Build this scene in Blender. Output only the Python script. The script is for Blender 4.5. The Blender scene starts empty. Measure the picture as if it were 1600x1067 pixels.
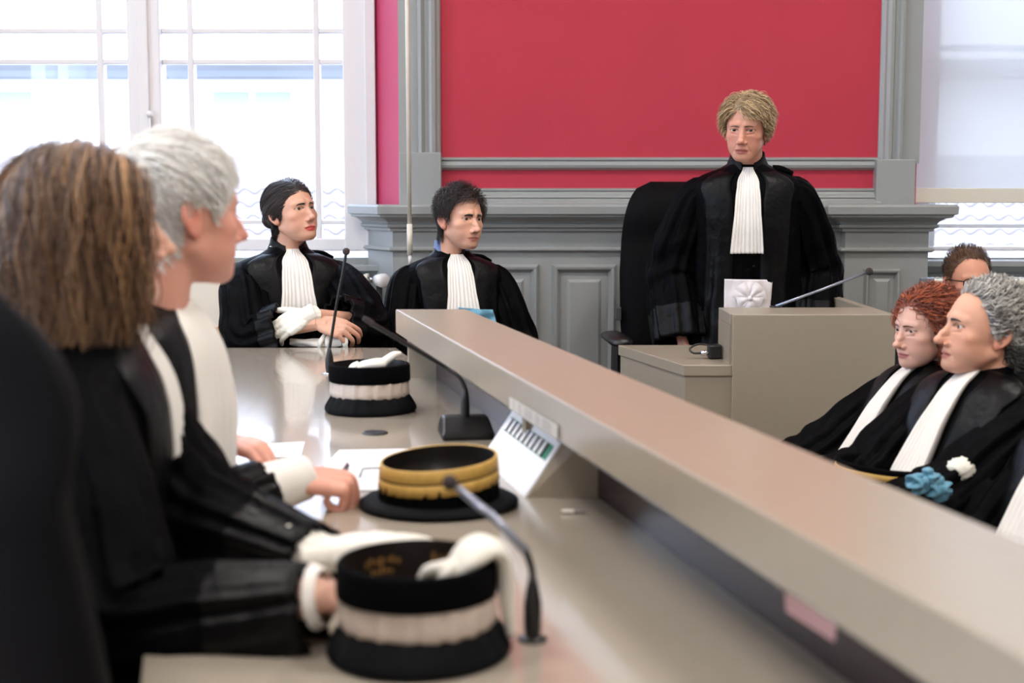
import bpy, bmesh, math, random
import numpy as np
from mathutils import Vector, Matrix

S = bpy.context.scene
COL = S.collection
rnd = random.Random(7)
rng = np.random.default_rng(11)

# ------------------------------------------------------------------ camera
CAM_H = 1.26
PITCH = math.radians(6.0)
FPX = 1600 * 50.0 / 36.0
cam_data = bpy.data.cameras.new('camera')
cam_data.lens = 50.0
cam_data.sensor_width = 36.0
cam_data.clip_start = 0.05
cam_data.clip_end = 200
cam_data.dof.use_dof = True
cam_data.dof.focus_distance = 4.75
cam_data.dof.aperture_fstop = 3.6
cam = bpy.data.objects.new('camera', cam_data)
cam.location = (0, 0, CAM_H)
cam.rotation_euler = (math.pi / 2 - PITCH, 0, 0)
COL.objects.link(cam)
S.camera = cam
CAMR = np.array(cam.rotation_euler.to_matrix())

# ------------------------------------------------------------------ world, exposure
W = bpy.data.worlds.new('sky')
S.world = W
W.use_nodes = True
_bg = W.node_tree.nodes['Background']
_bg.inputs['Color'].default_value = (0.60, 0.76, 1.0, 1)
_bg.inputs['Strength'].default_value = 6.5
S.view_settings.view_transform = 'Standard'
S.view_settings.look = 'None'
S.view_settings.exposure = 0.22
S.view_settings.gamma = 1.0
S.view_settings.use_curve_mapping = False

def area_light(name, loc, size, power, color, rot=(0, 0, 0), sizey=None):
    l = bpy.data.lights.new(name, 'AREA')
    l.energy = power; l.color = color; l.size = size
    if sizey: l.shape = 'RECTANGLE'; l.size_y = sizey
    o = bpy.data.objects.new(name, l)
    o.location = loc; o.rotation_euler = rot
    COL.objects.link(o)
    return o
CEIL = 4.1
LAMP_SPOTS = [(-1.6, 1.2), (1.6, 1.2), (-1.6, 3.8), (1.6, 3.8), (0.0, -1.2)]
LAMP_POWER = 47.0
LAMP_COLOR = (1.0, 0.93, 0.87)
sun = bpy.data.lights.new('sun', 'SUN'); sun.energy = 7.0; sun.angle = 0.3; sun.color = (1, .98, .96)
so = bpy.data.objects.new('sun', sun); COL.objects.link(so)
so.rotation_euler = (math.radians(38), 0, math.radians(25))   # comes from behind the camera, lights the houses outside

# ------------------------------------------------------------------ pixel helpers: real positions worked out from the photograph
def ray(px, py):
    d = np.array([(px - 800) / FPX, -(py - 533.5) / FPX, -1.0])
    return CAMR @ d
def P(px, py, Y):
    d = ray(px, py); k = Y / d[1]
    return np.array([0, 0, CAM_H]) + d * k
def PZ(px, py, z):
    d = ray(px, py); k = (z - CAM_H) / d[2]
    return np.array([0, 0, CAM_H]) + d * k

# ------------------------------------------------------------------ materials
MATS = {}
def nmat(name):
    m = bpy.data.materials.new(name); m.use_nodes = True
    MATS[name] = m
    return m, m.node_tree, m.node_tree.nodes['Principled BSDF']
def lin(r, g, b):
    f = lambda c: (c / 255 / 12.92) if c <= 10 else ((c / 255 + .055) / 1.055) ** 2.4
    return (f(r), f(g), f(b), 1)
def mat(name, rgb, rough=.5, metal=0, bump=0, bscale=200, var=0, vscale=8, spec=.5, sheen=0, coat=0, srgb=True):
    m, t, b = nmat(name)
    c = lin(*rgb) if srgb else (*rgb, 1)
    b.inputs['Base Color'].default_value = c
    b.inputs['Roughness'].default_value = rough
    b.inputs['Metallic'].default_value = metal
    b.inputs['Specular IOR Level'].default_value = spec
    b.inputs['Sheen Weight'].default_value = sheen
    b.inputs['Coat Weight'].default_value = coat
    tc = t.nodes.new('ShaderNodeTexCoord')
    if var:
        n = t.nodes.new('ShaderNodeTexNoise'); n.inputs['Scale'].default_value = vscale; n.inputs['Detail'].default_value = 4
        t.links.new(tc.outputs['Object'], n.inputs['Vector'])
        mx = t.nodes.new('ShaderNodeMix'); mx.data_type = 'RGBA'
        mx.inputs[6].default_value = tuple(x * (1 - var) for x in c[:3]) + (1,)
        mx.inputs[7].default_value = tuple(min(1, x * (1 + var)) for x in c[:3]) + (1,)
        t.links.new(n.outputs['Fac'], mx.inputs[0]); t.links.new(mx.outputs[2], b.inputs['Base Color'])
    if bump:
        n = t.nodes.new('ShaderNodeTexNoise'); n.inputs['Scale'].default_value = bscale; n.inputs['Detail'].default_value = 3
        t.links.new(tc.outputs['Object'], n.inputs['Vector'])
        bp = t.nodes.new('ShaderNodeBump'); bp.inputs['Strength'].default_value = bump; bp.inputs['Distance'].default_value = .002 if bscale > 40 else .02
        t.links.new(n.outputs['Fac'], bp.inputs['Height']); t.links.new(bp.outputs['Normal'], b.inputs['Normal'])
    return m
def attr_mat(name, rough=.5, sss=0, spec=.5, bump=0, bscale=300, sheen=0):
    m, t, b = nmat(name)
    a = t.nodes.new('ShaderNodeAttribute'); a.attribute_name = 'Col'
    t.links.new(a.outputs['Color'], b.inputs['Base Color'])
    b.inputs['Roughness'].default_value = rough
    b.inputs['Specular IOR Level'].default_value = spec
    b.inputs['Sheen Weight'].default_value = sheen
    if sss:
        b.inputs['Subsurface Weight'].default_value = sss
        b.inputs['Subsurface Radius'].default_value = (1, .35, .2)
        b.inputs['Subsurface Scale'].default_value = .006
    if bump:
        tc = t.nodes.new('ShaderNodeTexCoord')
        n = t.nodes.new('ShaderNodeTexNoise'); n.inputs['Scale'].default_value = bscale; n.inputs['Detail'].default_value = 4
        t.links.new(tc.outputs['Object'], n.inputs['Vector'])
        bp = t.nodes.new('ShaderNodeBump'); bp.inputs['Strength'].default_value = bump; bp.inputs['Distance'].default_value = .001
        t.links.new(n.outputs['Fac'], bp.inputs['Height']); t.links.new(bp.outputs['Normal'], b.inputs['Normal'])
    return m

mat('laminate', (160, 148, 131), rough=.27, bump=.03, bscale=600, var=.04, vscale=30, spec=.55)
mat('table_laminate', (166, 156, 142), rough=.15, bump=.02, bscale=500, var=.03, vscale=30, spec=.7, coat=.3)
mat('light_tile', (196, 190, 188), rough=.8)
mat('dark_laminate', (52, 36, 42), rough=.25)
mat('grey_paint', (150, 153, 152), rough=.38, bump=.12, bscale=60, var=.05, vscale=5)
mat('white_paint', (228, 226, 228), rough=.4, bump=.06, bscale=60)
mat('cream_paint', (226, 221, 208), rough=.45)
mat('ceiling_paint', (225, 222, 215), rough=.8)
mat('pink_paint', (190, 60, 98), rough=.55, bump=.1, bscale=120)
mat('parquet', (150, 110, 74), rough=.35, var=.2, vscale=5)
mat('carpet', (88, 80, 76), rough=.95, bump=.4, bscale=500)
mat('black_plastic', (20, 20, 21), rough=.38)
mat('black_fabric', (10, 10, 13), rough=.75, spec=.10, bump=.25, bscale=900)
mat('grey_plastic', (62, 62, 66), rough=.5)
mat('foam', (60, 52, 52), rough=.95, bump=.6, bscale=900)
mat('robe', (4, 4, 6), rough=.62, spec=.05, bump=.45, bscale=20)
mat('satin', (4, 4, 6), rough=.44, spec=.17, bump=.4, bscale=16)
mat('velvet', (4, 4, 6), rough=.9, spec=.06, bump=.2, bscale=800)
mat('cap_wool', (13, 14, 17), rough=.85, spec=.15, bump=.25, bscale=800)
mat('linen', (238, 234, 228), rough=.8, bump=.15, bscale=800)
mat('glove_white', (236, 232, 222), rough=.75, bump=.25, bscale=300)
mat('ivory_braid', (205, 190, 178), rough=.6, bump=.6, bscale=350, var=.12, vscale=60)
mat('gold_braid', (202, 162, 82), rough=.5, bump=.7, bscale=450, var=.2, vscale=90)
mat('cap_lining', (26, 22, 20), rough=.35, spec=.3)
mat('gold_print', (128, 98, 56), rough=.4)
mat('paper', (240, 240, 242), rough=.7)
mat('paper_aged', (214, 208, 200), rough=.7)
mat('ink', (30, 32, 60), rough=.5)
mat('ink_grey', (150, 145, 140), rough=.7)
mat('chrome', (200, 200, 205), rough=.2, metal=1)
mat('steel_paint', (150, 155, 170), rough=.3, metal=.7)
mat('teal_silk', (100, 155, 180), rough=.35, bump=.1, bscale=400)
mat('white_silk', (226, 220, 222), rough=.35, bump=.1, bscale=400)
mat('fur_white', (238, 234, 222), rough=.95, bump=.8, bscale=350)
mat('blue_shirt', (120, 140, 190), rough=.8)
mat('knit_cream', (226, 216, 205), rough=.9, bump=.4, bscale=500)
mat('dark_jacket', (44, 46, 54), rough=.85)
mat('oak', (200, 150, 88), rough=.45, var=.15, vscale=12)
mat('green_card', (24, 130, 92), rough=.6)
mat('pink_note', (206, 160, 156), rough=.7)
mat('eye_white', (226, 220, 214), rough=.15)
mat('tile', (128, 122, 122), rough=.8, var=.06, vscale=3)
mat('facade', (236, 232, 226), rough=.9, var=.03, vscale=1)
mat('shutter', (140, 144, 150), rough=.8)
mat('tree_leaf', (150, 170, 130), rough=.8)
attr_mat('skin', rough=.48, sss=.18, spec=.4, bump=.25, bscale=260)
attr_mat('hair', rough=.42, spec=.45, sheen=.1)

# red wall cloth with a small diagonal weave
m, t, b = nmat('red_cloth')
b.inputs['Roughness'].default_value = .75
tc = t.nodes.new('ShaderNodeTexCoord'); mp = t.nodes.new('ShaderNodeMapping')
mp.inputs['Rotation'].default_value = (0, math.radians(38), 0)
w1 = t.nodes.new('ShaderNodeTexWave'); w1.inputs['Scale'].default_value = 55; w1.inputs['Distortion'].default_value = 1.5; w1.inputs['Detail'].default_value = 1
nz = t.nodes.new('ShaderNodeTexNoise'); nz.inputs['Scale'].default_value = 3
mx = t.nodes.new('ShaderNodeMix'); mx.data_type = 'RGBA'
mx.inputs[6].default_value = lin(176, 42, 62); mx.inputs[7].default_value = lin(188, 50, 70)
bp = t.nodes.new('ShaderNodeBump'); bp.inputs['Strength'].default_value = .25; bp.inputs['Distance'].default_value = .002
t.links.new(tc.outputs['Object'], mp.inputs['Vector']); t.links.new(mp.outputs['Vector'], w1.inputs['Vector'])
t.links.new(tc.outputs['Object'], nz.inputs['Vector']); t.links.new(nz.outputs['Fac'], mx.inputs[0])
t.links.new(mx.outputs[2], b.inputs['Base Color']); t.links.new(w1.outputs['Fac'], bp.inputs['Height']); t.links.new(bp.outputs['Normal'], b.inputs['Normal'])

# window glass and blind
m, t, b = nmat('glass')
t.nodes.remove(b)
tr = t.nodes.new('ShaderNodeBsdfTransparent'); gl = t.nodes.new('ShaderNodeBsdfGlossy'); gl.inputs['Roughness'].default_value = .02
tr.inputs['Color'].default_value = (.97, .98, 1, 1)
ms = t.nodes.new('ShaderNodeMixShader'); ms.inputs[0].default_value = .05
t.links.new(tr.outputs[0], ms.inputs[1]); t.links.new(gl.outputs[0], ms.inputs[2]); t.links.new(ms.outputs[0], t.nodes['Material Output'].inputs[0])
m, t, b = nmat('blind_cloth')
t.nodes.remove(b)
df = t.nodes.new('ShaderNodeBsdfDiffuse'); df.inputs['Color'].default_value = lin(232, 230, 228)
tl = t.nodes.new('ShaderNodeBsdfTranslucent'); tl.inputs['Color'].default_value = (.60, .60, .60, 1)
tr = t.nodes.new('ShaderNodeBsdfTransparent'); tr.inputs['Color'].default_value = (.95, .95, .95, 1)
m1 = t.nodes.new('ShaderNodeMixShader'); m1.inputs[0].default_value = .55
m2 = t.nodes.new('ShaderNodeMixShader'); m2.inputs[0].default_value = .22
t.links.new(df.outputs[0], m1.inputs[1]); t.links.new(tl.outputs[0], m1.inputs[2])
t.links.new(m1.outputs[0], m2.inputs[1]); t.links.new(tr.outputs[0], m2.inputs[2])
t.links.new(m2.outputs[0], t.nodes['Material Output'].inputs[0])
m, t, b = nmat('clear_plastic')
b.inputs['Base Color'].default_value = (.9, .9, .92, 1); b.inputs['Roughness'].default_value = .1; b.inputs['Transmission Weight'].default_value = .85
m, t, b = nmat('lamp_glow')
b.inputs['Emission Color'].default_value = (1, .9, .78, 1); b.inputs['Emission Strength'].default_value = 3.0

# ------------------------------------------------------------------ object helpers
def tag(o, label=None, cat=None, group=None, kind=None):
    if label: o['label'] = label
    if cat: o['category'] = cat
    if group: o['group'] = group
    if kind: o['kind'] = kind
    return o
def empty(name, loc, label=None, cat=None, group=None, kind=None):
    o = bpy.data.objects.new(name, None)
    o.location = [float(x) for x in loc]; o.empty_display_size = .1
    COL.objects.link(o)
    return tag(o, label, cat, group, kind)
def root_of(o):
    v = np.zeros(3)
    while o is not None:
        v += np.array(o.location); o = o.parent
    return v
def mk(name, V, F, material, parent=None, smooth=False, colors=None, origin=None):
    """vertices in world coordinates -> one mesh object, child of parent"""
    V = np.asarray(V, float)
    base = root_of(parent) if parent is not None else np.zeros(3)
    if origin is None: origin = base if parent is not None else np.array([(V[:, 0].min() + V[:, 0].max()) / 2, (V[:, 1].min() + V[:, 1].max()) / 2, V[:, 2].min()])
    origin = np.asarray(origin, float)
    me = bpy.data.meshes.new(name)
    me.from_pydata((V - origin).tolist(), [], [list(map(int, f)) for f in F])
    me.update()
    if colors is not None:
        ca = me.color_attributes.new('Col', 'FLOAT_COLOR', 'POINT')
        c4 = np.ones((len(V), 4)); c4[:, :3] = colors
        ca.data.foreach_set('color', c4.ravel().astype(np.float32))
    if smooth:
        me.polygons.foreach_set('use_smooth', [True] * len(me.polygons))
    me.materials.append(MATS[material])
    o = bpy.data.objects.new(name, me)
    o.location = (origin - base) if parent is not None else origin
    COL.objects.link(o)
    if parent is not None: o.parent = parent
    return o

class G:
    """geometry collector (world coordinates)"""
    def __init__(s): s.V = []; s.F = []; s.C = []; s.n = 0
    def add(s, V, F, c=None):
        V = np.asarray(V, float)
        s.V.append(V); s.F += [[i + s.n for i in f] for f in F]
        if c is not None:
            c = np.asarray(c, float)
            s.C.append(np.tile(c, (len(V), 1)) if c.ndim == 1 else c)
        s.n += len(V); return s
    def box(s, lo, hi, c=None):
        x0, y0, z0 = lo; x1, y1, z1 = hi
        V = [(x0, y0, z0), (x1, y0, z0), (x1, y1, z0), (x0, y1, z0), (x0, y0, z1), (x1, y0, z1), (x1, y1, z1), (x0, y1, z1)]
        F = [(0, 3, 2, 1), (4, 5, 6, 7), (0, 1, 5, 4), (1, 2, 6, 5), (2, 3, 7, 6), (3, 0, 4, 7)]
        return s.add(V, F, c)
    def prism(s, poly, z0, z1, c=None):
        n = len(poly)
        V = [(x, y, z0) for x, y in poly] + [(x, y, z1) for x, y in poly]
        F = [list(range(n))[::-1], list(range(n, 2 * n))] + [(i, (i + 1) % n, n + (i + 1) % n, n + i) for i in range(n)]
        return s.add(V, F, c)
    def tube(s, pts, rad, n=8, c=None, cap=True):
        V, F = tube(pts, rad, n, cap); return s.add(V, F, c)
    def build(s, name, material, parent=None, smooth=False, bevel=0, origin=None):
        V = np.concatenate(s.V); C = np.concatenate(s.C) if s.C else None
        o = mk(name, V, s.F, material, parent, smooth, C, origin)
        bm = bmesh.new(); bm.from_mesh(o.data)
        bmesh.ops.recalc_face_normals(bm, faces=bm.faces)
        if bevel:
            ed = [e for e in bm.edges if len(e.link_faces) == 2 and e.calc_face_angle(0) > .5]
            bmesh.ops.bevel(bm, geom=ed, offset=bevel, segments=2, affect='EDGES', profile=.5, clamp_overlap=True)
        bm.to_mesh(o.data); bm.free()
        return o

def norm(v):
    v = np.asarray(v, float); return v / (np.linalg.norm(v, axis=-1, keepdims=True) + 1e-12)
def crom(pts, n):
    """Catmull-Rom resample (rows may hold any number of columns)"""
    p = np.asarray(pts, float)
    if len(p) == 2: return np.linspace(p[0], p[1], n)
    p = np.vstack([2 * p[0] - p[1], p, 2 * p[-1] - p[-2]])
    seg = len(p) - 3
    u = np.linspace(0, seg - 1e-9, n); i = u.astype(int); f = (u - i)[:, None]
    a, b_, c, d = p[i], p[i + 1], p[i + 2], p[i + 3]
    return .5 * ((2 * b_) + (-a + c) * f + (2 * a - 5 * b_ + 4 * c - d) * f ** 2 + (-a + 3 * b_ - 3 * c + d) * f ** 3)
def frames(pts, ref=None):
    p = np.asarray(pts, float)
    T = norm(np.gradient(p, axis=0))
    N = np.zeros_like(T)
    r = np.array(ref, float) if ref is not None else (np.array([0, 0, 1.]) if abs(T[0][2]) < .9 else np.array([1., 0, 0]))
    for i in range(len(p)):
        r = r - T[i] * np.dot(r, T[i]); r = r / (np.linalg.norm(r) + 1e-12); N[i] = r
    return T, N, np.cross(T, N)
def tube(pts, rad, n=8, cap=True, ref=None, flat=1.0):
    p = np.asarray(pts, float); m = len(p)
    rad = np.full(m, rad) if np.isscalar(rad) else np.asarray(rad, float)
    T, N, B = frames(p, ref)
    a = np.arange(n) / n * 2 * np.pi
    V = p[:, None] + rad[:, None, None] * (np.cos(a)[None, :, None] * N[:, None] * flat + np.sin(a)[None, :, None] * B[:, None])
    V = V.reshape(-1, 3)
    F = [(i * n + j, i * n + (j + 1) % n, (i + 1) * n + (j + 1) % n, (i + 1) * n + j) for i in range(m - 1) for j in range(n)]
    if cap: F += [tuple(range(n))[::-1], tuple(range((m - 1) * n, m * n))]
    return V, F
def lathe(prof, center, n=48, fold=None):
    """prof: (radius, z) rows; fold(theta, row) -> radius offset"""
    c = np.asarray(center, float); a = np.arange(n) / n * 2 * np.pi
    V = []
    for i, (r, z) in enumerate(prof):
        rr = r + (fold(a, i) if fold else 0 * a)
        V.append(np.stack([c[0] + rr * np.cos(a), c[1] + rr * np.sin(a), np.full(n, c[2] + z)], 1))
    m = len(prof)
    F = [(i * n + j, i * n + (j + 1) % n, (i + 1) * n + (j + 1) % n, (i + 1) * n + j) for i in range(m - 1) for j in range(n)]
    return np.concatenate(V), F
def grid_faces(m, n, wrap=False):
    k = n if wrap else n - 1
    return [(i * n + j, i * n + (j + 1) % n, (i + 1) * n + (j + 1) % n, (i + 1) * n + j) for i in range(m - 1) for j in range(k)]
def run(path, prof, closed=False):
    """extrude a (depth, z) profile along a plan polyline; depth grows to the left-hand side normal of the path, mitred"""
    p = np.asarray(path, float); m = len(p)
    V = []
    for i in range(m):
        d0 = norm(p[i] - p[i - 1]) if i > 0 else norm(p[1] - p[0])
        d1 = norm(p[i + 1] - p[i]) if i < m - 1 else norm(p[-1] - p[-2])
        n0 = np.array([d0[1], -d0[0]]); n1 = np.array([d1[1], -d1[0]])
        mi = n0 + n1; mi = mi / max(1e-6, np.dot(mi, n0))
        for d, z in prof: V.append((p[i][0] + mi[0] * d, p[i][1] + mi[1] * d, z))
    k = len(prof)
    F = [(i * k + j, (i + 1) * k + j, (i + 1) * k + j + 1, i * k + j + 1) for i in range(m - 1) for j in range(k - 1)]
    F += [tuple(range(k)), tuple(range((m - 1) * k, m * k))[::-1]]
    return V, F
# =================================================================== THE ROOM
def X(px, Y): return float(P(px, 400, Y)[0])
def Z(py, Y): return float(P(800, py, Y)[2])
LOW = -0.30            # public floor; the dais is z = 0
YW = 5.95              # plane of the red wall
YO = 6.15              # plane of the window walls
XL, XR, YB = -3.6, 4.2, -4.0

def struct(o, label=None):
    o['kind'] = 'structure'
    if label: o['label'] = label
    return o
def sbox(name, lo, hi, material, label=None, parent=None):
    o = G().box(lo, hi).build(name, material, parent)
    if parent is None: struct(o, label)
    return o

sbox('floor', (XL - .3, YB, LOW - .2), (XR + .3, 6.4, LOW), 'carpet', 'dark carpeted courtroom floor')
SL = -math.tan(math.radians(12.9))          # bench direction: X = L + SL * Y
o = G().prism([(XL, YB), (.72 - SL * 4, YB), (.72 + SL * 4.0, 4.0), (.36, 4.32), (1.18, 4.32), (1.18, 5.88), (XL, 5.88)][0:7], LOW, 0).build('floor_dais', 'parquet')
struct(o, 'raised wooden dais under the judges bench')
sbox('ceiling', (XL - .3, YB, CEIL), (XR + .3, 6.4, CEIL + .2), 'ceiling_paint', 'pale plaster ceiling')
sbox('wall_front', (XL - .3, YB - .2, LOW), (XR + .3, YB, CEIL), 'cream_paint', 'cream wall behind the camera')
sbox('wall_right', (XR, YB, LOW), (XR + .2, 6.35, CEIL), 'cream_paint', 'cream wall on the right of the courtroom')

# wall on the left, with two tall window openings (outside the picture, they light the table)
wl = empty('wall_left', (XL, 0, LOW), 'cream wall on the left of the courtroom', kind='structure')
ops = [(-2.9, -1.2), (-.1, 1.6), (2.7, 4.4)]
g = G(); ys = [YB] + [v for a in ops for v in a] + [6.35]
for i in range(0, len(ys), 2): g.box((XL - .25, ys[i], LOW), (XL, ys[i + 1], CEIL))
for a, b_ in ops:
    g.box((XL - .25, a, LOW), (XL, b_, .9)); g.box((XL - .25, a, 3.5), (XL, b_, CEIL))
g.build('masonry', 'cream_paint', wl)
for a, b_ in ops:
    f = G()
    for y in (a, (a + b_) / 2 - .04, b_ - .07): f.box((XL - .16, y, .9), (XL - .08, y + .07, 3.5))
    for z in (.9, 1.7, 2.6, 3.43): f.box((XL - .155, a, z), (XL - .085, b_, z + .06))
    f.build('window_frame', 'white_paint', wl)

# ---- wall behind the judge
wb = empty('wall_back', (X(1000, YW), YW, LOW), 'grey panelled wall hung with red cloth behind the judge', kind='structure')
XA, XB = X(625, YW), X(1428, YW)
XS = X(590, YO)
G().prism([(XA, YW), (XB, YW), (XB + .02, YO + .15), (XS, YO + .15), (XS, YO)], LOW, CEIL).build('masonry', 'pink_paint', wb)
ZR0 = Z(300, YW)
G().box((X(687, YW), YW - .008, ZR0), (X(1369, YW), YW + .01, CEIL - .2)).build('wall_cloth', 'red_cloth', wb)
# wainscot body with splayed left end and a pedestal to the right
path = [(XS, YO), (XA, YW), (X(1332, 5.9), YW), (X(1332, 5.9), YW - .06), (X(1427, 5.9), YW - .06), (X(1427, 5.9), YO + .1)]
YP = 5.88
zc = lambda py: Z(py, YP)
body_prof = [(.0, LOW), (.045, LOW), (.045, zc(392)), (.045, zc(322)), (.0, zc(322))]
V, F = run(path, body_prof); wains = G().add(V, F).build('wainscot', 'grey_paint', wb)
zt = Z(320, 5.82)
def cprof(rows, z0): return [(d, z) for d, z in rows]
corn = [(.04, zc(362)), (.06, zc(361)), (.062, zc(357)), (.075, zc(355)), (.078, zc(351.5)), (.07, zc(350)), (.078, zc(346)), (.098, zc(341)), (.118, zc(339.5)), (.122, zc(338)),
        (.122, zc(336)), (.136, zc(334)), (.138, zt - .008), (.132, zt), (.0, zt)]
V, F = run(path, corn); G().add(V, F).build('cornice', 'grey_paint', wb)
bead = [(.03, zc(394)), (.055, zc(393.5)), (.066, zc(391)), (.066, zc(388.5)), (.058, zc(386.5)), (.03, zc(386))]
V, F = run(path, bead); G().add(V, F).build('bead_moulding', 'grey_paint', wb)
# stepped capping and picture rail between the pilasters
p2 = [(X(688, YW), YW), (X(1367, YW), YW)]
zw = lambda py: Z(py, YW - .03)
cap = [(.0, zw(322)), (.075, zw(322)), (.075, zw(317)), (.068, zw(315)), (.052, zw(313)), (.046, zw(310)), (.052, zw(308.5)), (.05, zw(306)), (.034, zw(302)), (.03, zw(299.5)), (.036, zw(297.5)), (.036, zw(295)), (.0, zw(293.5))]
V, F = run(p2, cap); G().add(V, F).build('dado_capping', 'grey_paint', wb)
rail = [(.0, zw(266)), (.012, zw(265.5)), (.03, zw(262)), (.034, zw(258)), (.026, zw(254)), (.022, zw(251.5)), (.03, zw(249.5)), (.03, zw(246.5)), (.0, zw(245))]
V, F = run(p2, rail); G().add(V, F).build('picture_rail', 'grey_paint', wb)
# pilasters
def pilaster(pxs, px0, px1, plo, name='pilaster'):
    pl = [(X(px, YW), YW - d) for px, d in pxs]
    o = G().prism([(pl[0][0], YW + .02)] + pl + [(pl[-1][0], YW + .02)], Z(plo + 6, YW - .05), CEIL).build(name, 'grey_paint', wb)
    G().box((X(px0, YW - .06), YW - .062, zt - .004), (X(px1, YW - .06), YW + .01, Z(plo, YW - .06))).build('plinth_block', 'grey_paint', o, bevel=.004)
lp = [(625, .0), (625.5, .028), (654, .028), (656, .05), (661, .054), (664, .044), (666, .034), (670, .034), (673, .046), (677, .05), (682, .046), (685, .03), (688, .026), (690, .018), (690, 0)]
pilaster(lp, 624.5, 690, 238)
rp = [(1366, .0), (1366, .018), (1369, .026), (1372, .03), (1374, .044), (1379, .05), (1384, .046), (1387, .034), (1391, .034), (1393, .044), (1396, .054), (1400, .05), (1402, .028), (1429, .028), (1430, 0)]
pilaster(rp, 1366, 1427, 249)
# recessed panels of the wainscot: moulded frame, field and raised centre
def panel(px0, px1, Yf, top=413.0):
    x0, x1 = X(px0, Yf), X(px1, Yf); z1 = Z(top, Yf); z0 = .12
    fr = empty('panel', ((x0 + x1) / 2, Yf, z0)); fr.parent = wains
    fr.location = np.array([(x0 + x1) / 2, Yf, z0]) - root_of(wains)
    w = min(.036, (x1 - x0) * .17)
    # frame: mitred rectangular run of a moulding
    prof = [(0, .0), (.004, -.012), (.3 * w, -.022), (.55 * w, -.02), (.8 * w, -.006), (w, .002)]
    V = []; k = len(prof)
    for (cx, cz, sx, sz) in ((x0, z0, 1, 1), (x1, z0, -1, 1), (x1, z1, -1, -1), (x0, z1, 1, -1)):
        for d, dy in prof: V.append((cx + sx * d, Yf + dy, cz + sz * d))
    F = [(i * k + j, ((i + 1) % 4) * k + j, ((i + 1) % 4) * k + j + 1, i * k + j + 1) for i in range(4) for j in range(k - 1)]
    G().add(V, F).build('panel_moulding', 'grey_paint', fr)
    a = w * 1.05; b_ = min(.062, (x1 - x0) * .27); c = b_ + .012
    V = []
    for d, dy in ((a, .0), (b_, -.001), (c, -.009)):
        V += [(x0 + d, Yf + dy - .0015, z0 + d), (x1 - d, Yf + dy - .0015, z0 + d), (x1 - d, Yf + dy - .0015, z1 - d), (x0 + d, Yf + dy - .0015, z1 - d)]
    F = [(r * 4 + i, r * 4 + (i + 1) % 4, r * 4 + 4 + (i + 1) % 4, r * 4 + 4 + i) for r in range(2) for i in range(4)] + [(8, 9, 10, 11)]
    G().add(V, F).build('raised_field', 'grey_paint', fr)
YF = YW - .045
for a, b_ in ((638, 721), (742, 842), (863, 963), (984, 1084), (1105, 1205), (1226, 1311)): panel(a, b_, YF)
panel(1350, 1407, YF - .06, 420)

# ---- window walls
XWL, XWR = X(-90, YO), X(590, YO)
XW2 = X(1431, YO); XW3 = 3.3
ZS = Z(392, YO)                        # window sill height
ZTOP = 3.45
ww = empty('wall_window_side', ((XL + XWR) / 2, YO, LOW), 'pale window wall beside the grey panelling', kind='structure')
g = G()
g.box((XL, YO, LOW), (XWL, YO + .2, CEIL)); g.box((XWL, YO, ZTOP), (XWR, YO + .2, CEIL))
g.box((XB, YO, ZTOP), (XW3, YO + .2, CEIL)); g.box((XW3, YO, LOW), (XR, YO + .2, CEIL))
g.build('masonry', 'cream_paint', ww)
g = G().box((XWL, YO, LOW), (XWR, YO + .2, ZS - .03)).box((XB, YO, LOW), (XW3, YO + .2, ZS - .03))
g.build('apron_panel', 'grey_paint', ww)
def sill(px0x, px1x, pys, pye):
    z1 = Z(pys, YO - .1)
    prof = [(0, z1 - .09), (.05, z1 - .085), (.065, z1 - .06), (.085, z1 - .05), (.11, z1 - .028), (.12, z1 - .024), (.12, z1 - .004), (.116, z1), (0, z1)]
    V, F = run([(px0x, YO), (px1x, YO)], prof)
    return G().add(V, F).build('window_sill', 'grey_paint', ww)
sill(XL, XWR + .06, 414, 0)
sill(XB + .02, XW3, 407, 0)

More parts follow.
